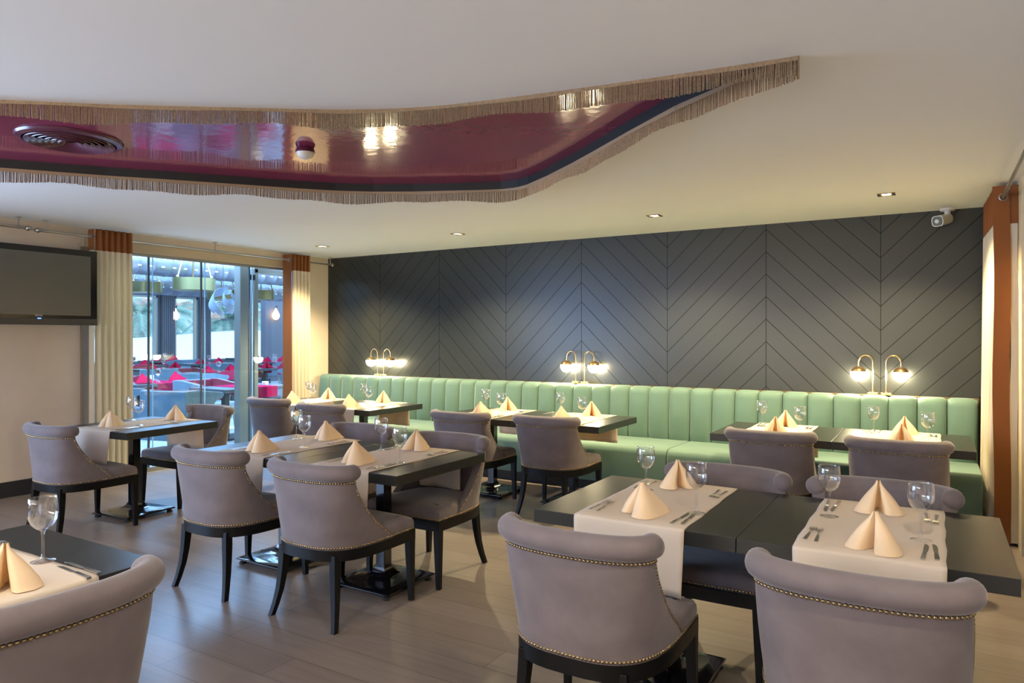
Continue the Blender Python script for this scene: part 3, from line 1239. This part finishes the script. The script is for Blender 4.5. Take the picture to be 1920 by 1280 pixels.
# ------------------------------------------------------------------ curtains and rods
def curtain(name, label, p0, p1, ztop, zbot, nf, amp, band, colf, gather=0.0, seed=1, back=None):
    """pleated cloth between plan points p0 and p1; colf(u, z) -> 0 cream, 1 terracotta"""
    rnd = random.Random(seed)
    p0, p1 = Vector((*p0, 0)), Vector((*p1, 0))
    d = (p1 - p0)
    nrm = Vector((-d.y, d.x, 0)).normalized()
    NX = nf * 10
    zs = [zbot + (ztop - zbot) * k / 24 for k in range(25)]
    zs.append(band)
    zs = sorted(set(zs))
    ph = [rnd.uniform(-0.5, 0.5) for _ in range(nf + 2)]
    m = MB()
    rows = []
    for z in zs:
        f = (ztop - z) / (ztop - zbot)
        row = []
        for i in range(NX + 1):
            u = i / NX
            a = amp * (0.75 + 0.45 * f)
            w = math.sin(u * nf * 2 * PI + 0.5 * ph[int(u * nf)] * math.sin(PI * ((u * nf) % 1)) + 0.5 * f * ph[0])
            w = math.copysign(abs(w) ** 0.8, w)
            spread = 1 + gather * math.sin(PI * f) * 0.5
            uu = 0.5 + (u - 0.5) * spread + 0.006 * math.sin(f * 5 + u * 9)
            p = p0 + d * uu + nrm * (a * w)
            row.append((p.x, p.y, z))
        rows.append(row)
    n = NX + 1
    vs = [p for r in rows for p in r]
    m.v = vs
    for r in range(len(rows) - 1):
        zc = (rows[r][0][2] + rows[r + 1][0][2]) / 2
        for j in range(NX):
            m.f.append((r * n + j, r * n + j + 1, (r + 1) * n + j + 1, (r + 1) * n + j))
            m.m.append(colf((j + 0.5) / NX, zc))
    o = obj(name, m, [M['curtain'], M['terracotta']], angle=80, solid=0.003)
    tag(o, label, 'curtain', 'floor-length eyelet curtains')
    return o


def grommet(parent, c, nrm_y=True, r=0.022):
    m = MB()
    pts = []
    for k in range(21):
        a = 2 * PI * k / 20
        pts.append((c[0] + r * math.cos(a), c[1], c[2] + r * math.sin(a)) if nrm_y else (c[0], c[1] + r * math.cos(a), c[2] + r * math.sin(a)))
    m.tube(pts, 0.005, 8, caps=False)
    return obj('eyelet', m, M['brushed'], parent)


c1 = curtain('curtain', 'cream curtain with terracotta header, beside the wall-mounted television', (-7.200, 3.865), (-7.200, 4.235), 2.575, 0.02, 6, 0.021,
             2.36, lambda u, z: 1 if z > 2.36 or u > 0.985 else 0, 0.10, 3)
m = MB()
m.box(-7.29, -7.19, 3.840, 3.845, 2.36, 2.57)
obj('header_flap', m, M['terracotta'], c1, smooth=False)
m = MB()
m.box(-7.28, -7.19, 3.841, 3.846, 0.03, 2.36)
obj('side_hem', m, M['curtain'], c1, smooth=False)
grommet(c1, (-7.235, 3.834, 2.497))
c2 = curtain('curtain', 'cream curtain with terracotta edge, between the glass wall and the green bench', (-7.196, 6.37), (-7.196, 6.665), 2.575, 0.02, 5, 0.024,
             2.36, lambda u, z: 1 if z > 2.36 or u < 0.06 else 0, 0.06, 5)
m = MB()
m.box(-7.345, -7.19, 6.345, 6.35, 0.03, 2.57)
obj('edge_flap', m, M['terracotta'], c2, smooth=False)
grommet(c2, (-7.235, 6.340, 2.497))
c3 = curtain('curtain', 'cream and terracotta curtain at the right edge of the picture', (0.40, 6.14), (0.375, 6.98), 2.572, 0.02, 9, 0.060,
             2.30, lambda u, z: 1 if z > 2.31 or u < 0.0 else 0, 0.04, 8)
# its leading edge faces the room: a flat terracotta border with cream behind it
m = MB()
pts = []
for k in range(13):
    z = 0.03 + (2.572 - 0.03) * k / 12
    w = 0.006 * math.sin(k * 0.9)
    pts.append([(0.352 + w, 6.105, z), (0.352 + w, 6.099, z), (0.452 + w, 6.095, z), (0.452 + w, 6.101, z)])
m.loft(pts)
obj('border', m, M['terracotta'], c3, angle=60)
m = MB()
pts = []
for k in range(13):
    z = 0.03 + (2.30 - 0.03) * k / 12
    w = 0.006 * math.sin(k * 0.9 + 1)
    pts.append([(0.452 + w, 6.112, z), (0.452 + w, 6.106, z), (0.500 + w, 6.104, z), (0.500 + w, 6.110, z)])
m.loft(pts)
obj('return_hem', m, M['curtain'], c3, angle=60)
m = MB()
m.box(0.452, 0.500, 6.104, 6.110, 2.30, 2.572)
obj('header_flap', m, M['terracotta'], c3, smooth=False)
grommet(c3, (0.410, 6.090, 2.49), True, 0.024)


def rod(label, x, y0, y1, z, balls, hangers):
    t = thing('curtain_rod', label, 'curtain rod', (x, (y0 + y1) / 2, z), 0, 'steel curtain rods')
    cy = (y0 + y1) / 2
    m = MB()
    m.tube([(0, y0 - cy, 0), (0, y1 - cy, 0)], 0.0115, 12)
    obj('tube', m, M['brushed'], t)
    for b in balls:
        m = MB()
        m.sphere((0, b - cy, 0), 0.025)
        m.tube([(0, b - cy - 0.035, 0), (0, b - cy + 0.035, 0)], 0.015, 12)
        obj('finial', m, M['brushed'], t)
    for hy in hangers:
        m = MB()
        m.tube([(0, hy - cy, 0), (0, hy - cy, CEIL - z - 0.004)], 0.007, 8)
        m.lathe([(0, CEIL - z - 0.006), (0.026, CEIL - z - 0.006), (0.026, CEIL - z - 0.001), (0, CEIL - z - 0.001)], 0, hy - cy, 0, 16)
        m.tube([(0, hy - cy - 0.012, 0), (0, hy - cy + 0.012, 0)], 0.014, 12)
        obj('hanger', m, M['brushed'], t)
    return t


rod('steel curtain rod with ball end, leaving the left edge of the picture', -7.235, -2.6, 3.27, 2.505, [3.27], [3.19, 0.4])
rod('long steel curtain rod over the glass wall, carrying the two left curtains', -7.235, 3.355, 7.12, 2.497, [3.355, 7.12], [3.42, 5.25, 7.08])
rod('steel curtain rod running up the right edge of the picture', 0.41, 1.0, 6.98, 2.49, [1.0], [1.2, 3.6])

# ------------------------------------------------------------------ television
tv = thing('television', 'black flat screen television hanging on the beige wall', 'television', (-7.15, 3.22, 1.983))
m = MB()
m.box(-0.02, 0.045, -0.61, 0.61, -0.355, 0.352)
obj('casing', m, M['black_gloss'], tv, smooth=False, bevel=0.006)
m = MB()
m.box(0.0455, 0.047, -0.545, 0.545, -0.285, 0.295)
obj('screen', m, M['screen'], tv, smooth=False)
m = MB()
m.box(0.04, 0.055, -0.607, 0.607, -0.378, -0.315)
obj('speaker_bar', m, M['dark_plastic'], tv, smooth=False, bevel=0.004)
m = MB()
m.box(0.0551, 0.057, 0.065, 0.095, -0.322, -0.314)
obj('power_light', m, M['led'], tv, smooth=False)
m = MB()
m.box(-0.249, -0.02, -0.12, 0.12, -0.12, 0.12)
obj('wall_bracket', m, M['dark_plastic'], tv, smooth=False)
cu = bpy.data.curves.new('brand_lettering', 'FONT')
cu.body = 'VESTEL'
cu.size = 0.022
cu.extrude = 0.0006
cu.align_x = 'CENTER'
tmp = bpy.data.objects.new('brand_lettering_tmp', cu)
COL.objects.link(tmp)
dg = bpy.context.evaluated_depsgraph_get()
me = bpy.data.meshes.new_from_object(tmp.evaluated_get(dg))
bpy.data.objects.remove(tmp)
me.materials.append(M['logo'])
o = bpy.data.objects.new('lettering', me)
COL.objects.link(o)
o.parent = tv
o.location = (0.0465, 0.08, -0.298)
o.rotation_euler = (R(90), 0, R(90))

# ------------------------------------------------------------------ security camera
sc = thing('security_camera', 'white bullet security camera under the ceiling at the right end of the dark wall', 'security camera', (0.085, 7.12, CEIL))
m = MB()
m.lathe([(0, -0.022), (0.050, -0.022), (0.056, -0.016), (0.058, -0.001), (0, -0.001)], n=24)
obj('mount', m, M['white_plastic'], sc)
m = MB()
m.tube([(0, 0, -0.02), (0, 0, -0.085), (-0.004, -0.008, -0.105), (-0.02, -0.03, -0.115)], 0.024, 14)
obj('arm', m, M['white_plastic'], sc)
m = MB()
dv = Vector((-0.36, -0.90, -0.20)).normalized()
c0 = Vector((0.01, 0.01, -0.085))
ux = dv.cross(Vector((0, 0, 1))).normalized()
uz = ux.cross(dv)


def cring(c, w, h, n=20, p=3.2):
    out = []
    for k in range(n):
        a = 2 * PI * k / n
        ca, sa = math.cos(a), math.sin(a)
        out.append(tuple(c + ux * (w * math.copysign(abs(ca) ** (2 / p), ca)) + uz * (h * math.copysign(abs(sa) ** (2 / p), sa))))
    return out


m.loft([cring(c0, 0.022, 0.022), cring(c0 + dv * 0.015, 0.038, 0.036), cring(c0 + dv * 0.05, 0.043, 0.042), cring(c0 + dv * 0.20, 0.045, 0.044), cring(c0 + dv * 0.235, 0.045, 0.045)])
obj('housing', m, M['white_plastic'], sc)
m = MB()
m.loft([cring(c0 + dv * 0.2352, 0.040, 0.040), cring(c0 + dv * 0.238, 0.039, 0.039)])
obj('front_glass', m, mat('smoked_front_glass', (0.12, 0.13, 0.10), 0.1), sc)
m = MB()
m.tube([c0 + dv * 0.236, c0 + dv * 0.246], 0.017, 18)
obj('lens', m, mat('camera_lens', (0.55, 0.55, 0.5), 0.15), sc)


# ------------------------------------------------------------------ terrace beyond the glass
M['tile'] = floor_mat('pale_terrace_tile', (0.42, 0.43, 0.44), (0.55, 0.56, 0.56), 0.6, 0.6, 0.25, 0.6)
M['twall'] = mat('grey_terrace_wall', (0.16, 0.17, 0.19), 0.6)
M['duct'] = mat('galvanised_duct', (0.33, 0.35, 0.38), 0.4, metal=0.8, noise=0.1, nscale=3)
M['pend'] = mat('olive_brass_drum', (0.30, 0.27, 0.12), 0.35, metal=0.7)
M['pendlit'] = mat('lit_diffuser', (1, 0.9, 0.7), 0.4, emit=(1, 0.85, 0.55), es=2.5)
M['bluevel'] = mat('blue_grey_velvet', (0.11, 0.18, 0.23), 0.7, sheen=0.4, noise=0.15, nscale=6)
M['magenta'] = mat('magenta_velvet', (0.26, 0.006, 0.035), 0.7, sheen=0.2)
M['redcloth'] = cloth_mat('crimson_cotton', (0.60, 0.012, 0.06), 0.15)
M['pinkrun'] = cloth_mat('magenta_runner', (0.40, 0.015, 0.07), 0.1)
M['tcurt'] = cloth_mat('grey_terrace_curtain', (0.30, 0.29, 0.30), 0.2)
M['greytop'] = mat('grey_tabletop', (0.07, 0.085, 0.095), 0.25)
M['lightwood'] = mat('light_wood_leg', (0.55, 0.42, 0.25), 0.5)
M['sconce'] = mat('lit_amber_glass', (1, 0.6, 0.3), 0.3, emit=(1.0, 0.55, 0.28), es=6)
M['cardwhite'] = mat('white_card', (0.7, 0.7, 0.7), 0.6)
M['swirl'] = mat('grey_blue_wood_strip', (0.25, 0.30, 0.36), 0.5)
FX = -21.5
m = MB()
m.box(-22.0, -7.4, -6, 24, -0.1, 0.0)
struct('floor', m, M['tile'], label='pale tiled terrace floor', smooth=False)
m = MB()
m.box(-22.0, -7.55, -6, 24, 3.2, 3.3)
struct('ceiling', m, M['twall'], label='terrace roof', smooth=False)

WY = [(11.2, 12.1), (12.45, 13.48), (14.08, 14.92), (15.35, 17.80)]
m = MB()
m.box(FX - 0.25, FX, -6, 24, 0, 0.66)
m.box(FX - 0.25, FX, -6, 24, 2.80, 3.2)
prev = -6
for a, b in WY + [(24, 24)]:
    m.box(FX - 0.25, FX, prev, a, 0.66, 2.8)
    prev = b
struct('wall_far', m, M['twall'], label='far wall of the terrace', smooth=False)
m = MB()
m.box(-21.75, -7.55, 24, 24.2, 0, 3.2)
m.box(-21.75, -7.55, -6.2, -6, 0, 3.2)
struct('wall_far', m, M['twall'], label='end walls of the terrace', smooth=False)
for k, (a, b) in enumerate(WY):
    m = MB()
    for y0, y1, z0, z1 in ((a, a + 0.05, 0.66, 2.8), (b - 0.05, b, 0.66, 2.8), (a, b, 0.66, 0.71), (a, b, 2.74, 2.8)):
        m.box(FX - 0.15, FX + 0.02, y0, y1, z0, z1)
    w = struct('window_%d' % (k + 2), m, M['alu'], smooth=False)
    m = MB()
    m.box(FX - 0.08, FX - 0.07, a + 0.05, b - 0.05, 0.71, 2.74)
    obj('pane', m, glass_mat('terrace_glass', (0.9, 0.97, 1.0), 0.9) if k == 0 else bpy.data.materials['terrace_glass'], w, smooth=False)
m = MB()   # tall aluminium post of the terrace door, just outside the glass wall
m.box(-8.05, -7.92, 6.13, 6.28, 0, 2.62)
struct('door_1', m, M['alu'], label='aluminium door post outside the glass wall', smooth=False, bevel=0.01)
m = MB()
m.box(-8.06, -7.92, 6.36, 6.42, 0, 2.42)
m.box(-8.06, -7.92, 6.36, 7.6, 2.36, 2.42)
dr = struct('door_1', m, M['alu'], label='aluminium frame of the terrace door', smooth=False, bevel=0.006)
m = MB()
m.box(-7.97, -7.90, 6.285, 6.355, 2.26, 2.33)
obj('door_closer', m, M['dark_plastic'], dr, smooth=False)

# ducts
for (x, z, r, y0, y1, l) in ((-12.2, 2.86, 0.26, 6.6, 14.0, 'large round galvanised air duct, the nearer one'),
                             (-15.8, 2.78, 0.30, 6.0, 20.0, 'large round galvanised air duct, the farther one')):
    t = thing('air_duct', l + ' under the terrace roof', 'air duct', (x, y0, z), 0, 'terrace air ducts')
    m = MB()
    L = y1 - y0
    prof = []
    k = 0
    while k * 0.30 < L:
        prof += [(r, k * 0.30), (r, k * 0.30 + 0.27), (r + 0.008, k * 0.30 + 0.285)]
        k += 1
    m.lathe([(r, 0)] + prof[1:], n=28)
    m.xf(Matrix.Rotation(R(-90), 4, 'X'))
    obj('shell', m, M['duct'], t)
    m = MB()
    for j in range(int(L / 0.22)):
        for ang in (205, 235):
            c = Vector(((r + 0.004) * math.cos(R(ang + 130)), 0.1 + j * 0.22, (r + 0.004) * math.sin(R(ang + 130)) ))
            m.box(c.x - 0.012, c.x + 0.012, c.y, c.y + 0.06, c.z - 0.012, c.z + 0.012)
    obj('air_slots', m, M['cardwhite'], t, smooth=False)
    for j in range(int(L / 2.4)):
        m = MB()
        m.tube([(0, 0.6 + j * 2.4, r), (0, 0.6 + j * 2.4, 3.2 - z)], 0.008, 6)
        obj('hanger', m, M['dark_plastic'], t)

# drum pendants
PEND = [(-11.57, 7.96, 2.33, 0.36, 'largest one, in the middle of the glass wall'), (-15.0, 9.15, 2.47, 0.33, 'next to the television-side curtain'),
        (-14.61, 10.8, 2.38, 0.34, 'half behind the swirl lamp'), (-13.96, 11.43, 2.38, 0.28, 'seen right of the aluminium post')]
for (x, y, z, r, l) in PEND:
    t = thing('pendant_lamp', 'olive brass drum pendant on the terrace, ' + l, 'pendant lamp', (x, y, z), 0, 'terrace drum pendants')
    m = MB()
    m.lathe([(r - 0.012, 0.0), (r, 0.0), (r, 0.22), (r - 0.012, 0.22), (r - 0.012, 0.0)], n=40)
    m.lathe([(0, 0.20), (r - 0.013, 0.20), (r - 0.013, 0.215), (0, 0.215)], n=40)
    obj('drum', m, M['pend'], t)
    m = MB()
    m.lathe([(0, 0.012), (r - 0.014, 0.012), (r - 0.014, 0.02), (0, 0.02)], n=40)
    obj('diffuser', m, M['pendlit'], t)
    for k in range(3):
        a = 2 * PI * k / 3 + 0.5
        m = MB()
        m.tube([(r * 0.9 * math.cos(a), r * 0.9 * math.sin(a), 0.21), (r * 0.35 * math.cos(a), r * 0.35 * math.sin(a), 3.2 - z)], 0.012, 8)
        m.sphere((r * 0.9 * math.cos(a), r * 0.9 * math.sin(a), 0.235), 0.028, 8, 6)
        obj('rod', m, M['brass'], t)

# wooden swirl lamp
t = thing('pendant_lamp', 'grey-blue pendant of twisted wooden strips hanging beside the aluminium post', 'pendant lamp', (-9.56, 7.08, 2.02))
m = MB()
m.tube([(0, 0, 0.2), (0, 0, 1.18)], 0.004, 6)
obj('cord', m, M['dark_plastic'], t)
for k in range(4):
    rings = []
    for i in range(25):
        f = i / 24
        a = k * PI / 2 + f * PI * 1.1
        rr = 0.05 + 0.16 * math.sin(PI * f)
        c = Vector((rr * math.cos(a) , rr * math.sin(a), 0.24 - 0.46 * f))
        c = Matrix.Rotation(R(35), 3, 'Y') @ c
        w = 0.055 * math.sin(PI * min(1, f + 0.05)) + 0.006
        up = Matrix.Rotation(R(35), 3, 'Y') @ Vector((0, 0, 1))
        nr = Vector((math.cos(a), math.sin(a), 0)) * 0.003
        rings.append([tuple(c + up * w + nr), tuple(c - up * w + nr), tuple(c - up * w - nr), tuple(c + up * w - nr)])
    m = MB()
    m.loft(rings)
    obj('strip', m, M['swirl'], t)

# sconces on the far side
for x, y, z, l in ((-21.38, 14.03, 2.18, 'between two far terrace windows'), (-18.9, 16.03, 2.2, 'in front of the grey curtain at the right')):
    t = thing('wall_sconce', 'glowing amber teardrop wall sconce ' + l, 'wall lamp', (x, y, z), 0, 'amber terrace sconces')
    m = MB()
    m.lathe([(0, -0.16), (0.07, -0.13), (0.12, -0.05), (0.12, 0.02), (0.07, 0.12), (0.02, 0.22), (0, 0.24)], n=18)
    obj('shade', m, M['sconce'], t)
    m = MB()
    m.tube([(0, 0, 0.2), (-0.02, 0.08, 0.32), (-0.10, 0.08, 0.3)], 0.012, 8)
    obj('bracket', m, M['dark_plastic'], t)
m = MB()
m.box(-19.25, -19.02, 15.7, 16.5, 0, 3.2)
struct('trim_6', m, M['twall'], label='grey pier on the terrace', smooth=False)


def tcurtain(p0, p1, label, seed):
    o = curtain('curtain', label, p0, p1, 2.95, 0.03, 7, 0.05, 2.7, lambda u, z: 0, 0.0, seed)
    o.data.materials[0] = M['tcurt']
    o['group'] = 'grey terrace curtains'
    return o


tcurtain((-21.36, 13.55), (-21.36, 14.0), 'grey curtain between the left and second far terrace windows', 21)
tcurtain((-21.36, 14.98), (-21.36, 15.32), 'grey curtain between the second and third far terrace windows', 22)
tcurtain((-21.30, 17.7), (-21.30, 19.6), 'wide grey curtain at the right end of the far terrace windows', 23)


# terrace furniture
def terrace_table():
    t = thing('terrace_table', 'x', 'table')
    m = MB()
    m.box(-0.42, 0.42, -0.62, 0.62, 0.70, 0.75)
    obj('tabletop', m, M['greytop'], t, smooth=False, bevel=0.004)
    for sy in (-1, 1):
        m = MB()
        m.box(-0.04, 0.04, sy * 0.32 - 0.04, sy * 0.32 + 0.04, 0.03, 0.70)
        obj('column', m, M['dark_plastic'], t, smooth=False)
    m = MB()
    m.box(-0.24, 0.24, -0.45, 0.45, 0, 0.03)
    obj('base', m, M['dark_plastic'], t, smooth=False, bevel=0.005)
    return t


def terrace_chair():
    """boxy tub armchair facing +Y"""
    t = thing('terrace_armchair', 'x', 'chair')
    N = 9
    # side panels with a concave front cut, back panel
    def side(sx, x_out, x_in, mi):
        poly = [(-0.34, 0.16), (-0.36, 0.80), (-0.18, 0.80), (0.30, 0.74), (0.33, 0.70)]
        for k in range(7):
            a = R(90 + 90 * k / 6)
            poly.append((0.30 + 0.22 * math.cos(a) - 0.02, 0.44 + 0.22 * math.sin(a)))
        poly += [(0.08, 0.40), (0.12, 0.16)]
        mm = MB()
        nn = len(poly)
        vs = [(sx * x_out, y, z) for y, z in poly] + [(sx * x_in, y, z) for y, z in poly]
        mm.add(vs, [(i, (i + 1) % nn, nn + (i + 1) % nn, nn + i) for i in range(nn)] + [tuple(range(nn)), tuple(reversed(range(nn, 2 * nn)))])
        return mm
    for sx in (-1, 1):
        obj('side_panel', side(sx, 0.36, 0.31, 0), M['bluevel'], t, smooth=False, bevel=0.008)
        obj('side_lining', side(sx, 0.309, 0.28, 0), M['magenta'], t, smooth=False)
    m = MB()
    m.box(-0.36, 0.36, -0.40, -0.34, 0.16, 0.80)
    obj('backrest', m, M['bluevel'], t, smooth=False, bevel=0.015)
    m = MB()
    m.box(-0.30, 0.30, -0.339, -0.29, 0.40, 0.79)
    obj('back_lining', m, M['magenta'], t, smooth=False, bevel=0.01)
    m = MB()
    m.box(-0.28, 0.28, -0.29, 0.32, 0.30, 0.46)
    obj('seat', m, M['bluevel'], t, smooth=False, bevel=0.03)
    for sx in (-1, 1):
        for y in (-0.32, 0.26):
            m = MB()
            m.tube([(sx * 0.27, y, 0.31), (sx * 0.30, y, 0.0)], [0.02, 0.012], 8)
            obj('leg', m, M['lightwood'], t)
    return t


TT = Placer(terrace_table(), 'grey terrace tables')
TCH = Placer(terrace_chair(), 'blue-grey terrace armchairs')
NR = NAPS[0].copy()
NR.materials[0] = M['redcloth']
tabs = [(-8.90, 6.95, 0, 'nearest the glass, right of centre'), (-10.9, 6.85, 0, 'second from the glass, behind the single table'),
        (-12.9, 9.45, 0, 'third row, left of the post'), (-15.3, 9.75, 0, 'fourth row, left of centre'), (-13.6, 11.5, 0, 'right of the post, nearer'),
        (-17.2, 12.3, 0, 'fifth row, centre'), (-16.8, 14.2, 0, 'right of the post, farther'), (-20.5, 13.1, 0, 'against the left far window'),
        (-20.5, 16.2, 0, 'against the right far window'), (-17.6, 10.4, 0, 'fifth row, far left')]
m = MB()
rings = []
for yy, z in ((-0.45, 0.7525), (0.45, 0.7525)):
    rings.append([(-0.424, yy * 0.6, 0.60), (-0.424, yy * 0.6, z), (0.424, yy * 0.6, z), (0.424, yy * 0.6, 0.60)])
m.loft(rings, closed=False)
TRUN = m.mesh('terrace_runner', M['pinkrun'], False)
for i, (x, y, a, l) in enumerate(tabs):
    TT.put((x, y, 0), R(a), 'grey rectangular terrace table, ' + l)
    o = obj('table_runner', TRUN, None, loc=(x, y, 0), solid=0.002)
    tag(o, 'crimson runner across the terrace table ' + l, 'table runner', 'crimson terrace runners')
    for q, (dx, dy, nm) in enumerate(((0.10, -0.33, 'left'), (-0.05, 0.33, 'right'))):
        if i == 0:
            continue
        put('napkin', NR, x + dx, y + dy, 0.757, 20 + 35 * i, 'crimson napkin, %s end of terrace table %s' % (nm, l), 'napkin',
            'crimson terrace napkins', (1.45, 1.45, 1.1))
    for q, (dx, dy, nm) in enumerate(((0.16, -0.10, 'front'), (-0.10, 0.06, 'rear'))):
        put('wine_glass', GLASS, x + dx, y + dy, 0.757, 0, '%s wine glass on terrace table %s' % (nm, l), 'wine glass', 'terrace wine glasses')
put('card_holder', MB().box(-0.05, 0.05, -0.015, 0.015, 0, 0.11).mesh('card_holder', M['cardwhite'], False), -10.95, 6.75, 0.757, 70,
    'white card holder standing between crimson napkins on a terrace table', 'card holder', None)
put('sugar_bowl', MB().lathe([(0, 0), (0.045, 0), (0.05, 0.03), (0.05, 0.055), (0.042, 0.055), (0.042, 0.01), (0, 0.01)], n=18).mesh('sugar_bowl', M['cardwhite']),
    -8.75, 7.22, 0.757, 0, 'small white bowl on the terrace table nearest the glass', 'bowl', None)
chs = [(-8.55, 5.75, 15, 'in front of the nearest terrace table, big in the glass'), (-10.2, 5.75, -15, 'left of the second terrace table'),
       (-11.8, 6.9, -95, 'on the far side of the second terrace table'), (-12.1, 8.5, 10, 'before the third row table'), (-13.9, 9.4, -95, 'behind the third row table'),
       (-9.95, 7.1, -90, 'behind the nearest terrace table'), (-12.65, 11.4, 90, 'right of the post, nearer'), (-14.5, 11.6, -90, 'right of the post, behind its table'),
       (-16.1, 11.9, 88, 'before the fifth row table'), (-15.9, 14.1, 90, 'right of the post, far back'), (-14.3, 9.0, 60, 'before the fourth row table'),
       (-19.4, 13.0, 90, 'by the left far window'), (-19.4, 16.1, 90, 'by the right far window')]
for x, y, a, l in chs:
    TCH.put((x, y, 0), R(a), 'blue-grey armchair with magenta lining, ' + l)

# ------------------------------------------------------------------ outside
m = MB()
m.box(-400, -22, -120, 300, -0.6, -0.5)
struct('ground', m, mat('dusty_ground', (0.22, 0.26, 0.18), 0.9, noise=0.3, nscale=0.4), label='ground outside', smooth=False)
m = MB()
rows = []
for i in range(13):
    u = i / 12
    x = -24.5 - 13 * u
    row = []
    for j in range(25):
        v = j / 24
        y = 4 + 34 * v
        z = -0.4 + 2.1 * math.sin(u * PI / 2) ** 0.8 + 0.30 * math.sin(v * 9.5 + 0.6) * u - 0.15
        row.append((x, y, z))
    rows.append(row)
m.loft(rows, closed=False)
o = obj('marquee_roof', m, mat('white_canvas', (0.70, 0.69, 0.66), 0.7), solid=0.05)
tag(o, 'big white canvas marquee roof spread outside the terrace windows', 'marquee')
PALMG = mat('hazed_palm_green', (0.26, 0.42, 0.36), 0.6)  # leaf green paled, distance haze put into the colour
PALMT = mat('palm_trunk_fibre', (0.42, 0.38, 0.42), 0.9, noise=0.3, nscale=6)


def palm(x, y, h, rad, nf, label, seed):
    rnd = random.Random(seed)
    t = thing('palm_tree', label, 'palm tree', (x, y, -0.5), 0, 'palms beyond the marquee')
    m = MB()
    prof = []
    for k in range(30):
        f = k / 29
        prof.append((0.38 - 0.08 * f + (0.06 if k % 2 else 0) + 0.25 * max(0, f - 0.8) * 5 * 0.5, h * f))
    m.lathe([(0, 0)] + prof + [(0, h)], n=14)
    obj('trunk', m, PALMT, t)
    m = MB()
    for i in range(nf):
        a = 2 * PI * i / nf * 2.4 + rnd.uniform(-0.2, 0.2)
        el = rnd.uniform(-0.35, 1.2)
        p = Vector((0, 0, h))
        d = Vector((math.cos(a) * math.cos(el), math.sin(a) * math.cos(el), math.sin(el)))
        seg = 11
        for k in range(seg):
            q = p + d * (rad / seg)
            side = d.cross(Vector((0, 0, 1))).normalized()
            ll = 0.55 * math.sin(PI * (k + 1.2) / (seg + 1.5)) + 0.08
            for s in (-1, 1):
                for e in range(3):
                    b = p.lerp(q, e / 3)
                    tip = b + side * s * ll + d * 0.25 - Vector((0, 0, 0.28))
                    w = d * 0.035
                    m.add([tuple(b - w), tuple(b + w), tuple(tip)], [(0, 1, 2)])
            p = q
            d = (d - Vector((0, 0, 0.15))).normalized()
    obj('fronds', m, PALMG, t, smooth=False)


palm(-41, 24.5, 3.0, 3.6, 34, 'palm tree seen through the second far window, left one', 31)
palm(-42, 31.5, 3.2, 4.0, 40, 'thick palm tree seen through the third far window', 32)
palm(-44, 40.5, 3.6, 4.2, 40, 'palm tree right of the aluminium post', 33)
palm(-52, 33.0, 3.0, 3.6, 34, 'smaller palm tree behind the others', 34)

HILL = mat('hazy_hill_green', (0.34, 0.50, 0.52), 0.95, noise=0.35, nscale=0.12)
m = MB()
rows = []
for i in range(10):
    u = i / 9
    row = []
    for j in range(60):
        v = j / 59
        x = -150 - 90 * u
        y = 20 + 190 * v
        z = 2 + 14 * u * (0.75 + 0.25 * math.sin(v * 14) + 0.12 * math.sin(v * 37 + 1)) + 0.5 * math.sin(v * 60 + u * 20)
        row.append((x, y, z))
    rows.append(row)
rows.append([(x - 5, y, -2) for x, y, z in rows[-1]])
rows.insert(0, [(x + 20, y, -1) for x, y, z in rows[0]])
m.loft(rows, closed=False)
o = obj('hill', m, HILL, solid=0.1)
tag(o, 'hazy green hillside dotted with houses far outside', 'hill')
HW = [mat('house_white', (0.75, 0.74, 0.68), 0.8), mat('house_cream', (0.72, 0.66, 0.50), 0.8)]
HR = mat('house_roof', (0.42, 0.25, 0.18), 0.8)
rnd = random.Random(5)
for i in range(16):
    u = rnd.uniform(0.05, 0.85)
    x = -150 - 90 * u
    y = -x * rnd.uniform(0.55, 0.95)
    z = 2 + 11 * u
    t = thing('distant_house', 'small pale house on the hillside far beyond the terrace windows', 'house', (x, y, z - 1.5), rnd.uniform(0, 1), 'houses on the far hillside')
    w, d, h = rnd.uniform(3, 5), rnd.uniform(3, 5), rnd.uniform(4, 6.5)
    m = MB()
    m.box(-w, w, -d, d, 0, h)
    obj('wall', m, HW[i % 2], t, smooth=False)
    m = MB()
    m.loft([[(-w - 0.4, -d - 0.4, h), (w + 0.4, -d - 0.4, h), (w + 0.4, d + 0.4, h), (-w - 0.4, d + 0.4, h)],
            [(-w * 0.3, -0.2, h + 1.6), (w * 0.3, -0.2, h + 1.6), (w * 0.3, 0.2, h + 1.6), (-w * 0.3, 0.2, h + 1.6)]])
    obj('roof', m, HR, t, smooth=False)
